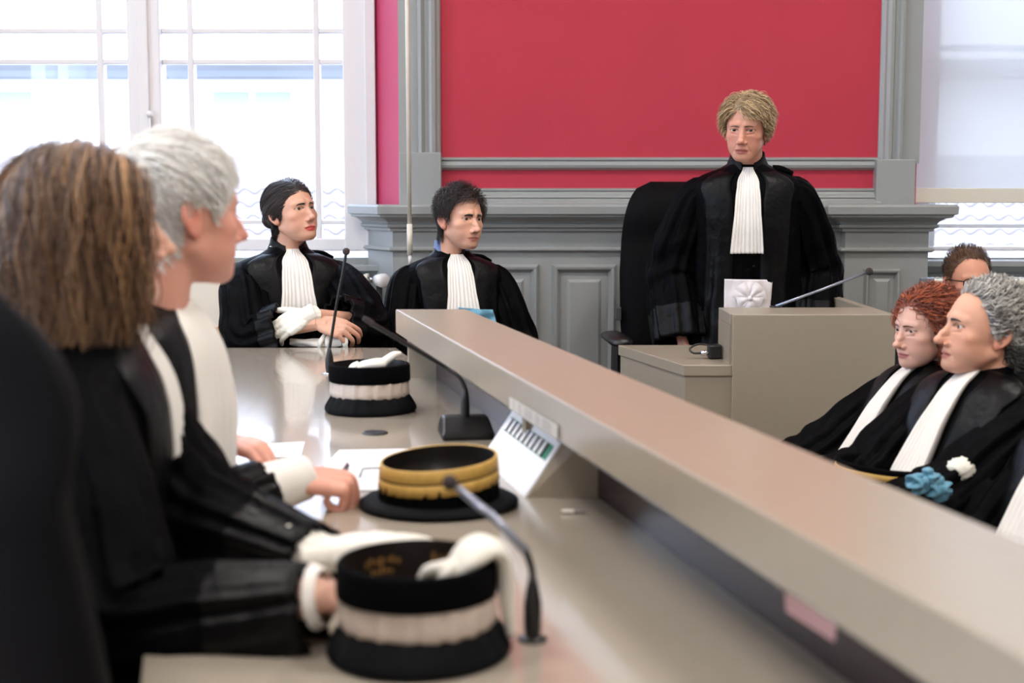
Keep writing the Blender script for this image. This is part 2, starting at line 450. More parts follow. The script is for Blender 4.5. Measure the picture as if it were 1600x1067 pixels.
def window(name, x0, x1, sashes, label, zb, zt_, hz):
    """casement window: frame, sashes with glazing bars, panes"""
    w = empty(name, ((x0 + x1) / 2, YO + .05, zb), label, kind='structure')
    y0, y1 = YO - .0, YO + .10
    f = G()
    f.box((x0, y0, zb), (sashes[0][0], y1, zt_)); f.box((sashes[-1][1], y0, zb), (x1, y1, zt_))
    f.box((x0, y0 + .01, zb), (x1, y1, hz[0][0])); f.box((x0, y0 + .01, zt_ - .08), (x1, y1, zt_))
    for a, b_ in zip(sashes[:-1], sashes[1:]): f.box((a[1], y0 - .01, zb), (b_[0], y1, zt_))
    f.build('window_frame', 'white_paint', w, bevel=.006)
    m_ = G()
    for a, b_ in zip(sashes[:-1], sashes[1:]):
        c = (a[1] + b_[0]) / 2
        m_.box((c - .022, y0 - .03, zb), (c + .022, y0 + .0, zt_))
    # raised step on outer casing
    m_.box((x1 - .045, y0 - .03, zb), (x1, y0 + .01, zt_)); m_.box((x0, y0 - .03, zb), (x0 + .045, y0 + .01, zt_))
    m_.build('cover_strip', 'white_paint', w, bevel=.004)
    for (sx0, sx1, vx) in sashes:
        xs = [sx0] + list(vx) + [sx1]
        hb = .013
        for v in vx: G().box((v - hb, y0 + .02, hz[0][0]), (v + hb, y1 - .02, zt_ - .08)).build('glazing_bar', 'white_paint', w, bevel=.005)
        for za, zb_ in hz[1:]: G().box((sx0, y0 + .025, za), (sx1, y1 - .025, zb_)).build('glazing_bar', 'white_paint', w, bevel=.005)
        zs = [hz[0][0]] + [(a + b_) / 2 for a, b_ in hz[1:]] + [zt_ - .08]
        for i in range(len(xs) - 1):
            for j in range(len(zs) - 1):
                G().box((xs[i] + .004, y0 + .05, zs[j] + .004), (xs[i + 1] - .004, y0 + .054, zs[j + 1] - .004)).build('pane', 'glass', w)
    return w
xo = lambda px: X(px, YO + .05)
hzL = [(Z(372, YO + .05), 0), (Z(350, YO + .05), Z(343, YO + .05)), (Z(101, YO + .05), Z(93, YO + .05)), (Z(53, YO + .05), Z(45, YO + .05)), (2.75, 2.8)]
w1 = window('window_1', XWL, XWR, [(xo(-62), xo(213), (xo(-20), xo(168))), (xo(263), xo(541), (xo(307), xo(500)))], 'tall white casement window with glazing bars, left of the red wall', ZS, ZTOP, hzL)
V, F = lathe([(0, -.004), (.012, -.004), (.014, 0), (.012, .008), (.0, .01)], (0, 0, 0), 16)
hx = X(239, YO - .04); hz_ = Z(178, YO - .04)
V = np.array([(hx + v[0], YO - .035 - v[2], hz_ + v[1]) for v in V])
G().add(V, F).tube([(hx, YO - .032, hz_), (hx, YO - .036, hz_ - .5)], .005, 8).build('window_latch', 'white_paint', w1, smooth=True)
hzR = [(Z(384, YO + .05), 0), (Z(356, YO + .05), Z(349, YO + .05)), (Z(118, YO + .05), Z(100, YO + .05)), (Z(80, YO + .05), Z(70, YO + .05)), (2.75, 2.8)]
window('window_2', XW2, XW3, [(XW2 + .03, xo(1700), (xo(1452),)), (xo(1740), XW3 - .05, (2.95,))], 'white casement window behind the roller blind', ZS, ZTOP, hzR)

# roller blind
bl = empty('roller_blind', (X(1560, 6.03), 6.03, Z(318, 6.03)), 'white translucent roller blind pulled low over the right window', 'roller blind')
bx0, bx1 = X(1427, 6.03), XW3 - .08
G().box((bx0, 6.03, Z(300, 6.03)), (bx1, 6.032, ZTOP - .05)).build('blind_cloth', 'blind_cloth', bl)
G().box((bx0, 6.026, Z(317, 6.03)), (bx1, 6.036, Z(294, 6.03))).build('bottom_hem', 'cream_paint', bl, bevel=.003)
G().tube([(bx0, 6.04, ZTOP - .02), (bx1, 6.04, ZTOP - .02)], .035, 16).build('roller_tube', 'white_paint', bl, smooth=True)

# crank rod hanging by the left pilaster
rd = empty('blind_crank_rod', P(640, 412, 5.72), 'thin white crank rod hanging in front of the left pilaster', 'crank rod')
G().tube([P(635.5, -260, 5.72), P(636, 0, 5.72), P(640, 352, 5.72)], .0085, 10).build('rod', 'cream_paint', rd, smooth=True)
G().tube([P(640, 350, 5.72), P(640.4, 398, 5.72)], .0115, 10).build('grip', 'cream_paint', rd, smooth=True)
G().tube([P(640.4, 398, 5.72), P(641, 414, 5.72)], .0075, 10).build('crank_end', 'white_paint', rd, smooth=True)

# radiators
def radiator(name, px0, px1, py0, Y, label, valve):
    x0, x1 = X(px0, Y), X(px1, Y); z1 = Z(py0, Y); z0 = z1 - .62
    r = empty(name, ((x0 + x1) / 2, Y, z0), label, 'radiator')
    G().box((x0, Y - .02, z0), (x1, Y, z1)).build('front_panel', 'cream_paint', r, bevel=.008)
    G().box((x0, Y + .055, z0), (x1, Y + .075, z1)).build('back_panel', 'cream_paint', r, bevel=.008)
    g = G(); n = 40
    for i in range(n):
        xx = x0 + (x1 - x0) * (i + .5) / n; g.box((xx - .002, Y, z0 + .03), (xx + .002, Y + .055, z1 - .03))
    g.build('convector_fins', 'cream_paint', r)
    g = G().box((x0, Y - .01, z1 - .004), (x0 + .012, Y + .065, z1 + .006)).box((x1 - .012, Y - .01, z1 - .004), (x1, Y + .065, z1 + .006))
    for i in range(30):
        xx = x0 + (x1 - x0) * (i + .5) / 30; g.box((xx - .004, Y - .005, z1 - .002), (xx + .004, Y + .06, z1 + .005))
    g.build('top_grille', 'cream_paint', r)
    for xx in (x0 + .15, x1 - .15): G().box((xx - .02, Y + .07, z1 - .25), (xx + .02, YO - .001, z1 - .2)).build('wall_bracket', 'cream_paint', r)
    G().tube([(x0 + .08, Y + .03, z0), (x0 + .08, Y + .03, 0 if valve else LOW)], .012, 8).build('feed_pipe', 'cream_paint', r)
    if valve:
        zv = Z(438, Y)
        v = G().tube([(x1 - .01, Y + .03, zv), (x1 + .04, Y + .03, zv)], .011, 10).build('valve_body', 'chrome', r, smooth=True)
        pts = [(x1 + .03, Y + .03, zv), (x1 + .035, Y + .03, zv), (x1 + .055, Y + .0, zv), (x1 + .07, Y - .03, zv), (x1 + .074, Y - .035, zv)]
        G().tube(pts, [.012, .022, .028, .03, .02], 16).build('thermostat_knob', 'white_paint', v, smooth=True)
        G().tube([(x1 + .045, Y + .03, zv), (x1 + .045, Y + .03, 0)], .013, 10).build('supply_pipe', 'grey_plastic', r, smooth=True)
    return r
radiator('radiator', 284, 574, 431, 5.86, 'cream panel radiator with white valve knob behind the dark-haired woman', True)
r2 = radiator('radiator', 1442, 1690, 436, 5.86, 'cream radiator below the blind, behind the man in glasses', False)
zq = Z(448, 5.8)
G().box((X(1438, 5.84), 5.825, zq - .04), (X(1460, 5.84), 5.845, zq + .035)).build('end_cover', 'steel_paint', r2, bevel=.004)

# ceiling lamps (out of the picture)
for i, (x, y) in enumerate(LAMP_SPOTS):
    L_ = empty('ceiling_lamp', (x, y, CEIL - .1), 'square ceiling light above ' + ['the brown-haired woman', 'the public side', 'the far end of the bench', 'the standing judge', 'the camera side of the room'][i], 'ceiling lamp', 'ceiling lamps')
    g = G()
    for a, b_ in (((-.36, -.36), (.36, -.3)), ((-.36, .3), (.36, .36)), ((-.36, -.3), (-.3, .3)), ((.3, -.3), (.36, .3))):
        g.box((x + a[0], y + a[1], CEIL - .1), (x + b_[0], y + b_[1], CEIL))
    g.build('lamp_frame', 'white_paint', L_)
    G().box((x - .3, y - .3, CEIL - .05), (x + .3, y + .3, CEIL - .03)).build('diffuser', 'lamp_glow', L_)
    l = area_light('lamp_light', (x, y, CEIL - .06), .6, LAMP_POWER, LAMP_COLOR)

# ---- outside: houses across the street
hs = empty('house_outside', (-3, 14, -6), 'pale overexposed house with tiled lean-to roof seen through the windows', 'house')
G().box((-13, 14.2, -6), (13, 14.6, 2.53)).build('facade', 'facade', hs)
V, F = run([(-13, 14.2), (13, 14.2)], [(0, 2.36), (.10, 2.38), (.14, 2.44), (.26, 2.48), (.28, 2.54), (0, 2.54)])
G().add(V, F).build('eaves_cornice', 'shutter', hs)
G().add([(-13, 13.85, 2.53), (13, 13.85, 2.53), (13, 18, 5.4), (-13, 18, 5.4)], [(0, 1, 2, 3)]).build('main_roof', 'light_tile', hs)
for wx in (-5.1, -2.55, 0.2, 3.4, 5.9):
    f = G().box((wx - .45, 14.14, 1.72), (wx + .45, 14.22, 2.28)).build('house_window', 'facade', hs)
    G().box((wx - .38, 14.12, 1.77), (wx - .03, 14.15, 2.24)).build('pane', 'shutter', f)
    G().box((wx + .03, 14.12, 1.77), (wx + .38, 14.15, 2.24)).build('pane', 'shutter', f)
lr = G().add([(-13, 10.6, .1), (13, 10.6, .1), (13, 14.2, 1.62), (-13, 14.2, 1.62), (-13, 10.6, -6), (13, 10.6, -6)], [(0, 1, 2, 3), (4, 5, 1, 0)]).build('lean_to_roof', 'tile', hs)
# one roof tile mesh, shared
tn = 9; tw = .17; tl_ = .36
tv = []; sl = np.array([0, 3.6, 1.52]) / np.linalg.norm([0, 3.6, 1.52]); nn = np.array([0, -sl[2], sl[1]])
for j in range(2):
    for i in range(tn):
        u = i / (tn - 1); h = .024 * math.sin(u * 2 * math.pi) + .05 - .02 * j
        tv.append(np.array([(u - .5) * tw, 0, 0]) + sl * tl_ * j + nn * h)
tv += [v - nn * .03 for v in tv[:tn]]
tf = grid_faces(2, tn) + [(i, 2 * tn + i, 2 * tn + i + 1, i + 1) for i in range(tn - 1)]
tile_me = None
base = root_of(lr)
for r_ in range(10):
    for cx in list(np.arange(-4.3, -1.3, tw)) + list(np.arange(3.1, 4.95, tw)):
        p = np.array([cx, 10.6, .1]) + sl * (.30 * r_ + .2)
        if tile_me is None:
            o = mk('roof_tile', np.array(tv) + p, tf, 'tile', lr, origin=p); tile_me = o.data
        else:
            o = bpy.data.objects.new('roof_tile', tile_me); COL.objects.link(o); o.parent = lr; o.location = p - base
# =================================================================== FURNITURE
TZ = .74                      # table top
def LX(L, Y): return L + SL * Y
# judges' bench: table plus raised front ledge
bn = empty('judges_bench', (LX(.3, 2.5), 2.5, 0), 'long taupe judges bench with table and raised front ledge', 'bench')
YE = 4.75
G().prism([(LX(-.06, .3), .3), (LX(.70, .3), .3), (LX(.70, YE), YE), (LX(-.06, YE), YE)], TZ - .035, TZ).build('table_top', 'table_laminate', bn, bevel=.004)
LZ1, LZ0 = .93, .863
a0 = PZ(618, 483, LZ1); a1 = PZ(726, 482, LZ1)
Lle, Lri = a0[0] - SL * a0[1], a1[0] - SL * a1[1]
YEL = a0[1]
G().prism([(LX(Lle, .2), .2), (LX(Lri, .2), .2), (LX(Lri, YEL), YEL), (LX(Lle, YEL), YEL)], LZ0, LZ1).build('ledge', 'laminate', bn, bevel=.003)
G().prism([(LX(.700, .2), .2), (LX(.735, .2), .2), (LX(.735, YEL - .02), YEL - .02), (LX(.700, YEL - .02), YEL - .02)], LOW, LZ0 + .003).build('front_panel', 'laminate', bn)
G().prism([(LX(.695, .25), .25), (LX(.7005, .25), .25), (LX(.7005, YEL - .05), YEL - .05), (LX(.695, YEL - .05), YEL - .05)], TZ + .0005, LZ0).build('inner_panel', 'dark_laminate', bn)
# end cheek and inner supports between table and ledge
for yy in (YEL - .045, 2.62 - .02):
    G().prism([(LX(Lle + .03, yy), yy), (LX(.70, yy), yy), (LX(.70, yy + .025), yy + .025), (LX(Lle + .03, yy + .025), yy + .025)], TZ, LZ0 + .002).build('support_cheek', 'laminate', bn)
# shadow-gap cable channel on the inner face
G().prism([(LX(.688, .3), .3), (LX(.696, .3), .3), (LX(.696, YEL - .06), YEL - .06), (LX(.688, YEL - .06), YEL - .06)], TZ + .055, TZ + .062).build('cable_strip', 'black_plastic', bn)
for L_, yy in ((-.0, .5), (-.0, 2.6), (-.0, 4.6), (.66, .5), (.66, 4.6)):
    G().box((LX(L_, yy) - .03, yy - .03, 0), (LX(L_, yy) + .03, yy + .03, TZ - .03)).build('leg', 'laminate', bn)
# round cable grommet in the table
gp = PZ(586, 677, TZ)
V, F = lathe([(.0, .003), (.020, .003), (.026, .0035), (.028, .0015), (.028, 0)], gp, 32)
G().add(V, F).build('cable_grommet', 'black_plastic', bn, smooth=True)

# judge's desk
jd = empty('judge_desk', (.9, 4.6, 0), 'taupe raised desk of the standing judge with stepped left end', 'desk')
PX0, PX1, PY0, PY1, PZT = .672, 1.165, 4.30, 4.57, .89
G().prism([(.366, 4.88), (.524, 4.31), (PX0 - .002, 4.31), (PX1 - .03, 4.58), (PX1 - .03, 4.88)], .70, .735).build('desk_top', 'laminate', jd, bevel=.003)
G().prism([(.374, 4.87), (.530, 4.316), (PX0 + .0, 4.316), (PX0 + .0, 4.35), (.555, 4.35), (.41, 4.87)], LOW, .70).build('side_cabinet', 'laminate', jd)
G().box((PX0, PY0, LOW), (PX1, PY0 + .03, PZT)).build('front_panel', 'laminate', jd, bevel=.002)
G().box((PX0 - .006, PY0 + .03, PZT - .035), (PX1 - .03, PY1, PZT)).build('ledge', 'laminate', jd, bevel=.002)
G().box((PX0 - .006, PY0 + .03, .735), (PX0 + .02, PY1, PZT - .035)).build('ledge_end', 'laminate', jd)
G().box((PX1 - .03, PY0 + .03, LOW), (PX1, 5.25, PZT + .0)).build('side_panel', 'laminate', jd, bevel=.002)

# high-backed swivel chair
def office_chair(loc, yaw, label, w=.50, htop=1.28, seat=.47, arms=True, group=None):
    c, s = math.cos(yaw), math.sin(yaw)
    def T(v):
        v = np.atleast_2d(np.asarray(v, float))
        return np.stack([loc[0] + v[:, 0] * c - v[:, 1] * s, loc[1] + v[:, 0] * s + v[:, 1] * c, loc[2] + v[:, 2]], 1)
    r = empty('office_chair', loc, label, 'chair', group)      # local: +x is the sitting direction
    # back cushion: rounded sheet, thick
    m, n = 30, 20; out = []
    for side in (1, -1):
        for i in range(m):
            t_ = i / (m - 1); z = seat + .06 + t_ * (htop - seat - .06)
            hw = w / 2 * (np.interp(t_, [0, .3, .55, .8, 1], [.92, 1.0, 1.0, .95, .88]) * (.62 + .38 * max(0., 1 - max(0., (t_ - .72) / .28) ** 3.2) ** .5))
            for j in range(n):
                u = -1 + 2 * j / (n - 1)
                th = .055 * (1 - abs(u) ** 5) * (1 - abs(2 * t_ - 1) ** 12) + .002
                x = -.24 - .10 * t_ ** 1.5 + .05 * u * u + (.03 if t_ > .72 else 0) * math.sin(max(0, (t_ - .72) / .28) * math.pi) + side * th
                out.append((x, u * hw, z))
    V = T(out); F = grid_faces(m, n) + [tuple(x + m * n for x in f[::-1]) for f in grid_faces(m, n)]
    for i in range(m - 1):
        for j in (0, n - 1):
            q = (i * n + j, (i + 1) * n + j, m * n + (i + 1) * n + j, m * n + i * n + j); F.append(q)
    for j in range(n - 1):
        for i in (0, m - 1): F.append((i * n + j, i * n + j + 1, m * n + i * n + j + 1, m * n + i * n + j))
    G().add(V, F).build('backrest', 'black_fabric', r, smooth=True)
    V, F = tube([(-.21, 0, seat - .02), (-.2, 0, seat), (-.2, 0, seat + .06), (-.21, 0, seat + .085)], [.2, .25, .25, .2], 28, ref=(1, 0, 0))
    V = np.array(V); V[:, 0] += .25; G().add(T(V), F).build('seat_cushion', 'black_fabric', r, smooth=True)
    G().add(T(tube([(-.30, 0, seat - .02), (-.36, 0, seat + .05), (-.34, 0, seat + .4)], .025, 8)[0]), tube([(0, 0, 0), (1, 0, 0), (2, 0, 0)], .1, 8)[1]).build('back_support', 'black_plastic', r)
    V, F = tube([(0, 0, .09), (0, 0, .26), (0, 0, .27), (0, 0, seat - .02)], [.035, .035, .022, .022], 14); G().add(T(V), F).build('gas_column', 'black_plastic', r, smooth=True)
    for k in range(5):
        a = k / 5 * 2 * math.pi + .3
        V, F = tube([(0, 0, .10), (.16 * math.cos(a), .16 * math.sin(a), .09), (.3 * math.cos(a), .3 * math.sin(a), .07)], [.03, .024, .016], 8)
        sp = G().add(T(V), F).build('base_spoke', 'black_plastic', r)
        V, F = tube([(.3 * math.cos(a) - .02 * math.sin(a), .3 * math.sin(a) + .02 * math.cos(a), .028), (.3 * math.cos(a) + .02 * math.sin(a), .3 * math.sin(a) - .02 * math.cos(a), .028)], .028, 12)
        G().add(T(V), F).build('castor', 'black_plastic', sp)
    if arms:
        for sd in (1, -1):
            y = sd * (w / 2 + .045)
            V, F = tube([(.02, sd * .2, seat - .01), (.02, y, seat), (.02, y, seat + .05), (.02, y, seat + .23)], [.02, .022, .022, .02], 8)
            ap = G().add(T(V), F).build('arm_post', 'black_plastic', r)
            V, F = tube([(-.13, y, seat + .25), (-.11, y, seat + .25), (.13, y, seat + .25), (.16, y, seat + .245)], [.03, .045, .045, .03], 14, ref=(0, 0, 1), flat=.42)
            G().add(T(V), F).build('arm_pad', 'black_plastic', ap, smooth=True)
    tg = [(-.30, w / 2 - .012, .80), (-.27, w / 2 - .006, .80), (-.27, w / 2 - .006, .865), (-.30, w / 2 - .012, .865)]
    return r, T
# behind the judge (facing the camera)
jc, JT = office_chair((.71, 5.27, 0), math.radians(-86), 'tall black office chair behind the standing judge', w=.56, htop=1.30)
p = P(964, 490, 5.43); G().box((p[0] - .006, p[1] - .01, p[2] - .025), (p[0] + .016, p[1] + .02, p[2] + .025)).build('adjuster_tab', 'grey_plastic', jc, bevel=.003)
# empty chair tucked in at the near end, cut by the left edge of the picture
office_chair((-.272, 1.49, 0), math.radians(27), 'empty black high-backed chair cut off by the left edge in the foreground', w=.56, htop=1.19, arms=False)

# wooden chair / settle behind the dark-haired woman
wbx0, wbx1, wy = X(322, 5.36), X(626, 5.36), 5.36
wbn = empty('wooden_settle', ((wbx0 + wbx1) / 2, wy, 0), 'blond oak settle behind the dark-haired woman by the radiator', 'bench')
G().box((wbx0, wy, Z(538, wy)), (wbx1, wy + .022, Z(510, wy))).build('back_rail', 'oak', wbn, bevel=.005)
G().box((wbx0, wy, .52), (wbx1, wy + .02, .60)).build('lower_rail', 'oak', wbn, bevel=.005)
G().box((wbx0, wy - .42, .43), (wbx1, wy + .02, .46)).build('seat', 'oak', wbn, bevel=.005)
for xx in (wbx0, wbx1 - .04):
    G().box((xx, wy, 0), (xx + .04, wy + .03, Z(511, wy))).build('rear_leg', 'oak', wbn, bevel=.004)
    G().box((xx, wy - .42, 0), (xx + .04, wy - .38, .43)).build('front_leg', 'oak', wbn, bevel=.004)

# =================================================================== CAPS
def cap_silver(name, px, py, R, label, glove, seed, gold=False):
    c = PZ(px, py, TZ + .001)
    r = empty(name, c, label, 'cap', 'judicial caps on the bench')
    q = np.random.default_rng(seed); ph = q.uniform(0, 6, 8)
    k = R / .09
    pleat = lambda amp, n_: (lambda a, i: amp * k * (np.sin(n_ * a + ph[0]) + .5 * np.sin(n_ * 1.7 * a + ph[1]) + .3 * np.sin(5 * a + ph[2])))
    pr = [(.086, .042), (.092, .036), (.1, .024), (.107, .012), (.109, .004), (.104, .0), (.07, .0), (.0, .0)]
    V, F = lathe([(a * k, b_ * k) for a, b_ in pr], c, 96, lambda a, i: pleat(.0022 if 0 < i < 4 else 0, 24)(a, i) + (.002 * k * np.sin(3 * a + 1) if i < 5 else 0)); G().add(V, F).build('pleated_brim', 'cap_wool', r, smooth=True)
    pr = [(.0885, .036), (.092, .04), (.0935, .048), (.092, .06), (.0925, .07), (.091, .078), (.087, .08)]
    V, F = lathe([(a * k, b_ * k) for a, b_ in pr], c, 160, pleat(.0013, 20)); G().add(V, F).build('silver_braid_band', 'ivory_braid', r, smooth=True)
    pr = [(.088, .07), (.0952, .0725), (.0958, .08), (.0950, .108), (.0925, .1125), (.088, .113), (.0865, .111)]
    V, F = lathe([(a * k, b_ * k) for a, b_ in pr], c, 72, lambda a, i: .0015 * k * np.sin(2 * a + ph[3]) + 0 * a); G().add(V, F).build('velvet_band', 'velvet', r, smooth=True)
    pr = [(.0868, .1125), (.086, .105), (.084, .06), (.08, .025), (.06, .018), (.0, .016)]
    V, F = lathe([(a * k, b_ * k) for a, b_ in pr], c, 72); ln = G().add(V, F).build('lining', 'cap_lining', r, smooth=True)
    if gold:
        for (a0, a1, z0, z1) in [(108 + 5 * i_, 111 + 5 * i_ + (i_ % 2), .086 + .002 * (i_ % 3), .093 + .003 * (i_ % 2)) for i_ in range(7)] + [(114 + 4.5 * i_, 117 + 4.5 * i_, .075 + .001 * (i_ % 2), .080 + .002 * (i_ % 3)) for i_ in range(5)] + [(60 + 6 * i_, 63 + 6 * i_, .088 - .003 * (i_ % 2), .099 - .002 * (i_ % 3)) for i_ in range(4)]:
            V = []
            for a in np.linspace(math.radians(a0), math.radians(a1), 5):
                for z in (z0, z1): V.append((c[0] + .0838 * k * math.cos(a), c[1] + .0838 * k * math.sin(a), c[2] + z * k))
            G().add(V, [(2 * i, 2 * i + 2, 2 * i + 3, 2 * i + 1) for i in range(4)]).build('gold_stamp', 'gold_print', ln)
    return r, c, k
def ribbon(name, pts, widths, thick, material, parent=None, seed=0, n=14, m=40, rough=.004, ref=None):
    """soft flat cloth roll: ellipse section swept along a path"""
    q = np.random.default_rng(seed); p = crom(np.c_[np.array(pts), np.array(widths), np.array(thick)], m)
    T_, N, B = frames(p[:, :3], ref)
    a = np.arange(n) / n * 2 * np.pi; ph = q.uniform(0, 6, 4)
    s = np.linspace(0, 1, m)
    wob = 1 + rough / .02 * (np.sin(3 * a[None] + ph[0] + 7 * s[:, None]) + .6 * np.sin(5 * a[None] + ph[1] - 11 * s[:, None])) * .5
    V = p[:, None, :3] + (p[:, 3, None] * np.cos(a))[:, :, None] * B[:, None] * wob[..., None] + (p[:, 4, None] * np.sin(a))[:, :, None] * N[:, None] * wob[..., None]
    F = grid_faces(m, n, True) + [tuple(range(n))[::-1], tuple(range((m - 1) * n, m * n))]
    return G().add(V.reshape(-1, 3), F).build(name, material, parent, smooth=True)

CG = 'judicial caps on the bench'
rn, cn, kn = cap_silver('judicial_cap', 652, 1018, .0865, 'upturned black cap with silver band and glove over its rim, nearest the camera', True, 1, True)
rf, cf, kf = cap_silver('judicial_cap', 578, 641, .0905, 'upturned black cap with silver band and white glove, farthest along the table', True, 2)
# glove draped over the rim of the near cap
g1 = empty('white_glove', (cn[0] + .075, cn[1], TZ), 'limp white glove draped over the rim of the nearest cap', 'glove')
ang = math.radians(8)
rim = lambda a, rr, z: np.array([cn[0] + rr * math.cos(a) * kn, cn[1] + rr * math.sin(a) * kn, cn[2] + z * kn])
gb = ribbon('glove_hand', [rim(math.radians(-35), .050, .098), rim(math.radians(-20), .06, .115), rim(math.radians(-5), .075, .128), rim(0, .092, .124), rim(math.radians(2), .102, .10), rim(math.radians(0), .105, .06), rim(math.radians(-4), .112, .02)],
       [.012, .028, .034, .030, .024, .018, .008], [.006, .012, .013, .009, .007, .006, .004], 'glove_white', g1, 3, ref=(0, 0, 1))
for k_, (aa, l_) in enumerate(((-44, .03), (-34, .035), (-52, .02))):
    ribbon('glove_finger', [rim(math.radians(aa * .6), .056, .112), rim(math.radians(aa), .05 - .012 * k_, .104), rim(math.radians(aa * 1.2), .046 - .018 * k_, .085)], [.010, .0095, .006], [.008, .007, .005], 'glove_white', g1, 5 + k_, n=8, m=10)
# glove in the far cap
g2 = empty('white_glove', (cf[0], cf[1], cf[2] + .1), 'white glove lying in the farthest cap with one finger sticking up', 'glove')
rim2 = lambda x, y, z: np.array([cf[0] + x * kf, cf[1] + y * kf, cf[2] + z * kf])
ribbon('glove_hand', [rim2(-.03, -.05, .098), rim2(-.01, -.05, .112), rim2(.02, -.05, .116), rim2(.04, -.045, .118)], [.022, .03, .03, .02], [.008, .012, .014, .012], 'glove_white', g2, 8, ref=(0, 0, 1), rough=.002)
ribbon('glove_cuff', [rim2(-.036, -.05, .09), rim2(-.034, -.05, .105), rim2(-.02, -.05, .112)], [.026, .03, .03], [.009, .011, .013], 'glove_white', g2, 8, m=12, rough=.002)
ribbon('glove_finger', [rim2(.03, -.05, .115), rim2(.045, -.045, .125), rim2(.062, -.045, .138), rim2(.078, -.04, .142)], [.017, .013, .010, .004], [.012, .01, .008, .003], 'glove_white', g2, 9, n=10, m=16, rough=.002)
# cap with gold bands
cm = PZ(686, 788, TZ + .001)
rm = empty('judicial_cap', cm, 'upturned black cap with two gold bands and flat round brim', 'cap', CG)
V, F = lathe([(.10, .014), (.125, .013), (.133, .008), (.133, .003), (.125, .0), (.0, .0)], cm, 72, lambda a, i: .002 * np.sin(2 * a)); G().add(V, F).build('flat_brim', 'cap_wool', rm, smooth=True)
fz = lambda a: .006 * np.sin(a + .6)
V, F = lathe([(.1, .012), (.099, .03), (.098, .046)], cm, 120, lambda a, i: .0018 * np.sin(24 * a)); G().add(V, F).build('velvet_band', 'velvet', rm, smooth=True)
def tilted(prof, fold=None):
    V, F = lathe(prof, cm, 120, fold); V[:, 2] += .006 * (V[:, 0] - cm[0]) / .09 + .004 * (V[:, 1] - cm[1]) / .09; return V, F
V, F = tilted([(.098, .036), (.1005, .037), (.1005, .055), (.099, .056)], lambda a, i: (.0014 * np.sin(30 * a) if i < 2 else 0 * a)); G().add(V, F).build('gold_band', 'gold_braid', rm, smooth=True)
V, F = tilted([(.099, .0555), (.0985, .059)]); G().add(V, F).build('velvet_stripe', 'velvet', rm, smooth=True)
V, F = tilted([(.099, .0585), (.1, .0595), (.0985, .078), (.0965, .08), (.094, .079)]); G().add(V, F).build('gold_band', 'gold_braid', rm, smooth=True)
V, F = tilted([(.094, .079), (.093, .06), (.09, .02), (.0, .016)]); G().add(V, F).build('lining', 'cap_lining', rm, smooth=True)

# =================================================================== MICROPHONES AND SMALL THINGS
def gooseneck(root, pts, rad, material='black_plastic', n=40): return G().tube(crom(pts, n), rad, 10).build('gooseneck', material, root, smooth=True)
def ball(name, c, r, material, parent, sq=1.0):
    V, F = lathe([(r * math.sin(a) + 1e-5, -r * sq * math.cos(a)) for a in np.linspace(0, math.pi, 14)], c, 18)
    return G().add(V, F).build(name, material, parent, smooth=True)
def turned(name, base, prof, material, parent): V, F = lathe(prof, base, 20); return G().add(V, F).build(name, material, parent, smooth=True)
# slim microphone at the far end of the table
b0 = PZ(515, 584, TZ)
ma = empty('gooseneck_microphone', b0, 'slim black gooseneck microphone standing in front of the dark-haired woman', 'microphone')
turned('base_flange', b0, [(.0, .0), (.022, 0), (.022, .003), (.008, .005), (0, .005)], 'chrome', ma)
turned('base_stem', b0, [(.009, .0), (.0125, .02), (.012, .04), (.008, .06), (.0045, .075), (0, .076)], 'black_plastic', ma)
tp = P(541, 393, b0[1] - .02)
gooseneck(ma, [b0 + [0, 0, .07], P(519, 520, b0[1]), P(527, 470, b0[1] - .01), P(536, 425, b0[1] - .02), tp], .0042)
ball('foam_head', tp, .0105, 'foam', ma)
# conference unit under the ledge
c0 = PZ(728, 682, TZ)
mb = empty('conference_microphone', c0, 'black desk microphone on square foot with long gooseneck under the ledge', 'microphone')
ux = norm(np.array([1, .15, 0])); uy = np.array([-ux[1], ux[0], 0])
def sq(w, d, z, dy=0): return [c0 + ux * sx * w + uy * (sy * d + dy) + [0, 0, z] for sx, sy in ((-1, -1), (1, -1), (1, 1), (-1, 1))]
V = sq(.056, .05, 0) + sq(.056, .05, .014) + sq(.050, .02, .042, .025)
F = [(3, 2, 1, 0)] + [(r * 4 + i, r * 4 + (i + 1) % 4, r * 4 + 4 + (i + 1) % 4, r * 4 + 4 + i) for r in range(2) for i in range(4)] + [(8, 9, 10, 11)]
G().add(V, F).build('foot', 'black_plastic', mb, bevel=.006)
st = c0 + uy * .012 + [0, 0, .03]
turned('base_stem', st, [(.009, 0), (.010, .02), (.009, .05), (.006, .07), (0, .071)], 'black_plastic', mb)
yb = st[1]
gooseneck(mb, [st + [0, 0, .06], P(726, 605, yb), P(716, 588, yb), P(690, 570, yb), P(628, 533, yb - .06), P(580, 505, yb - .1)], .0048)
ribbon('pickup', [P(582, 506, yb - .1), P(575, 501, yb - .105), P(568, 497, yb - .11)], [.0065, .0065, .005], [.0065, .0065, .005], 'foam', mb, n=10, m=10, rough=0)
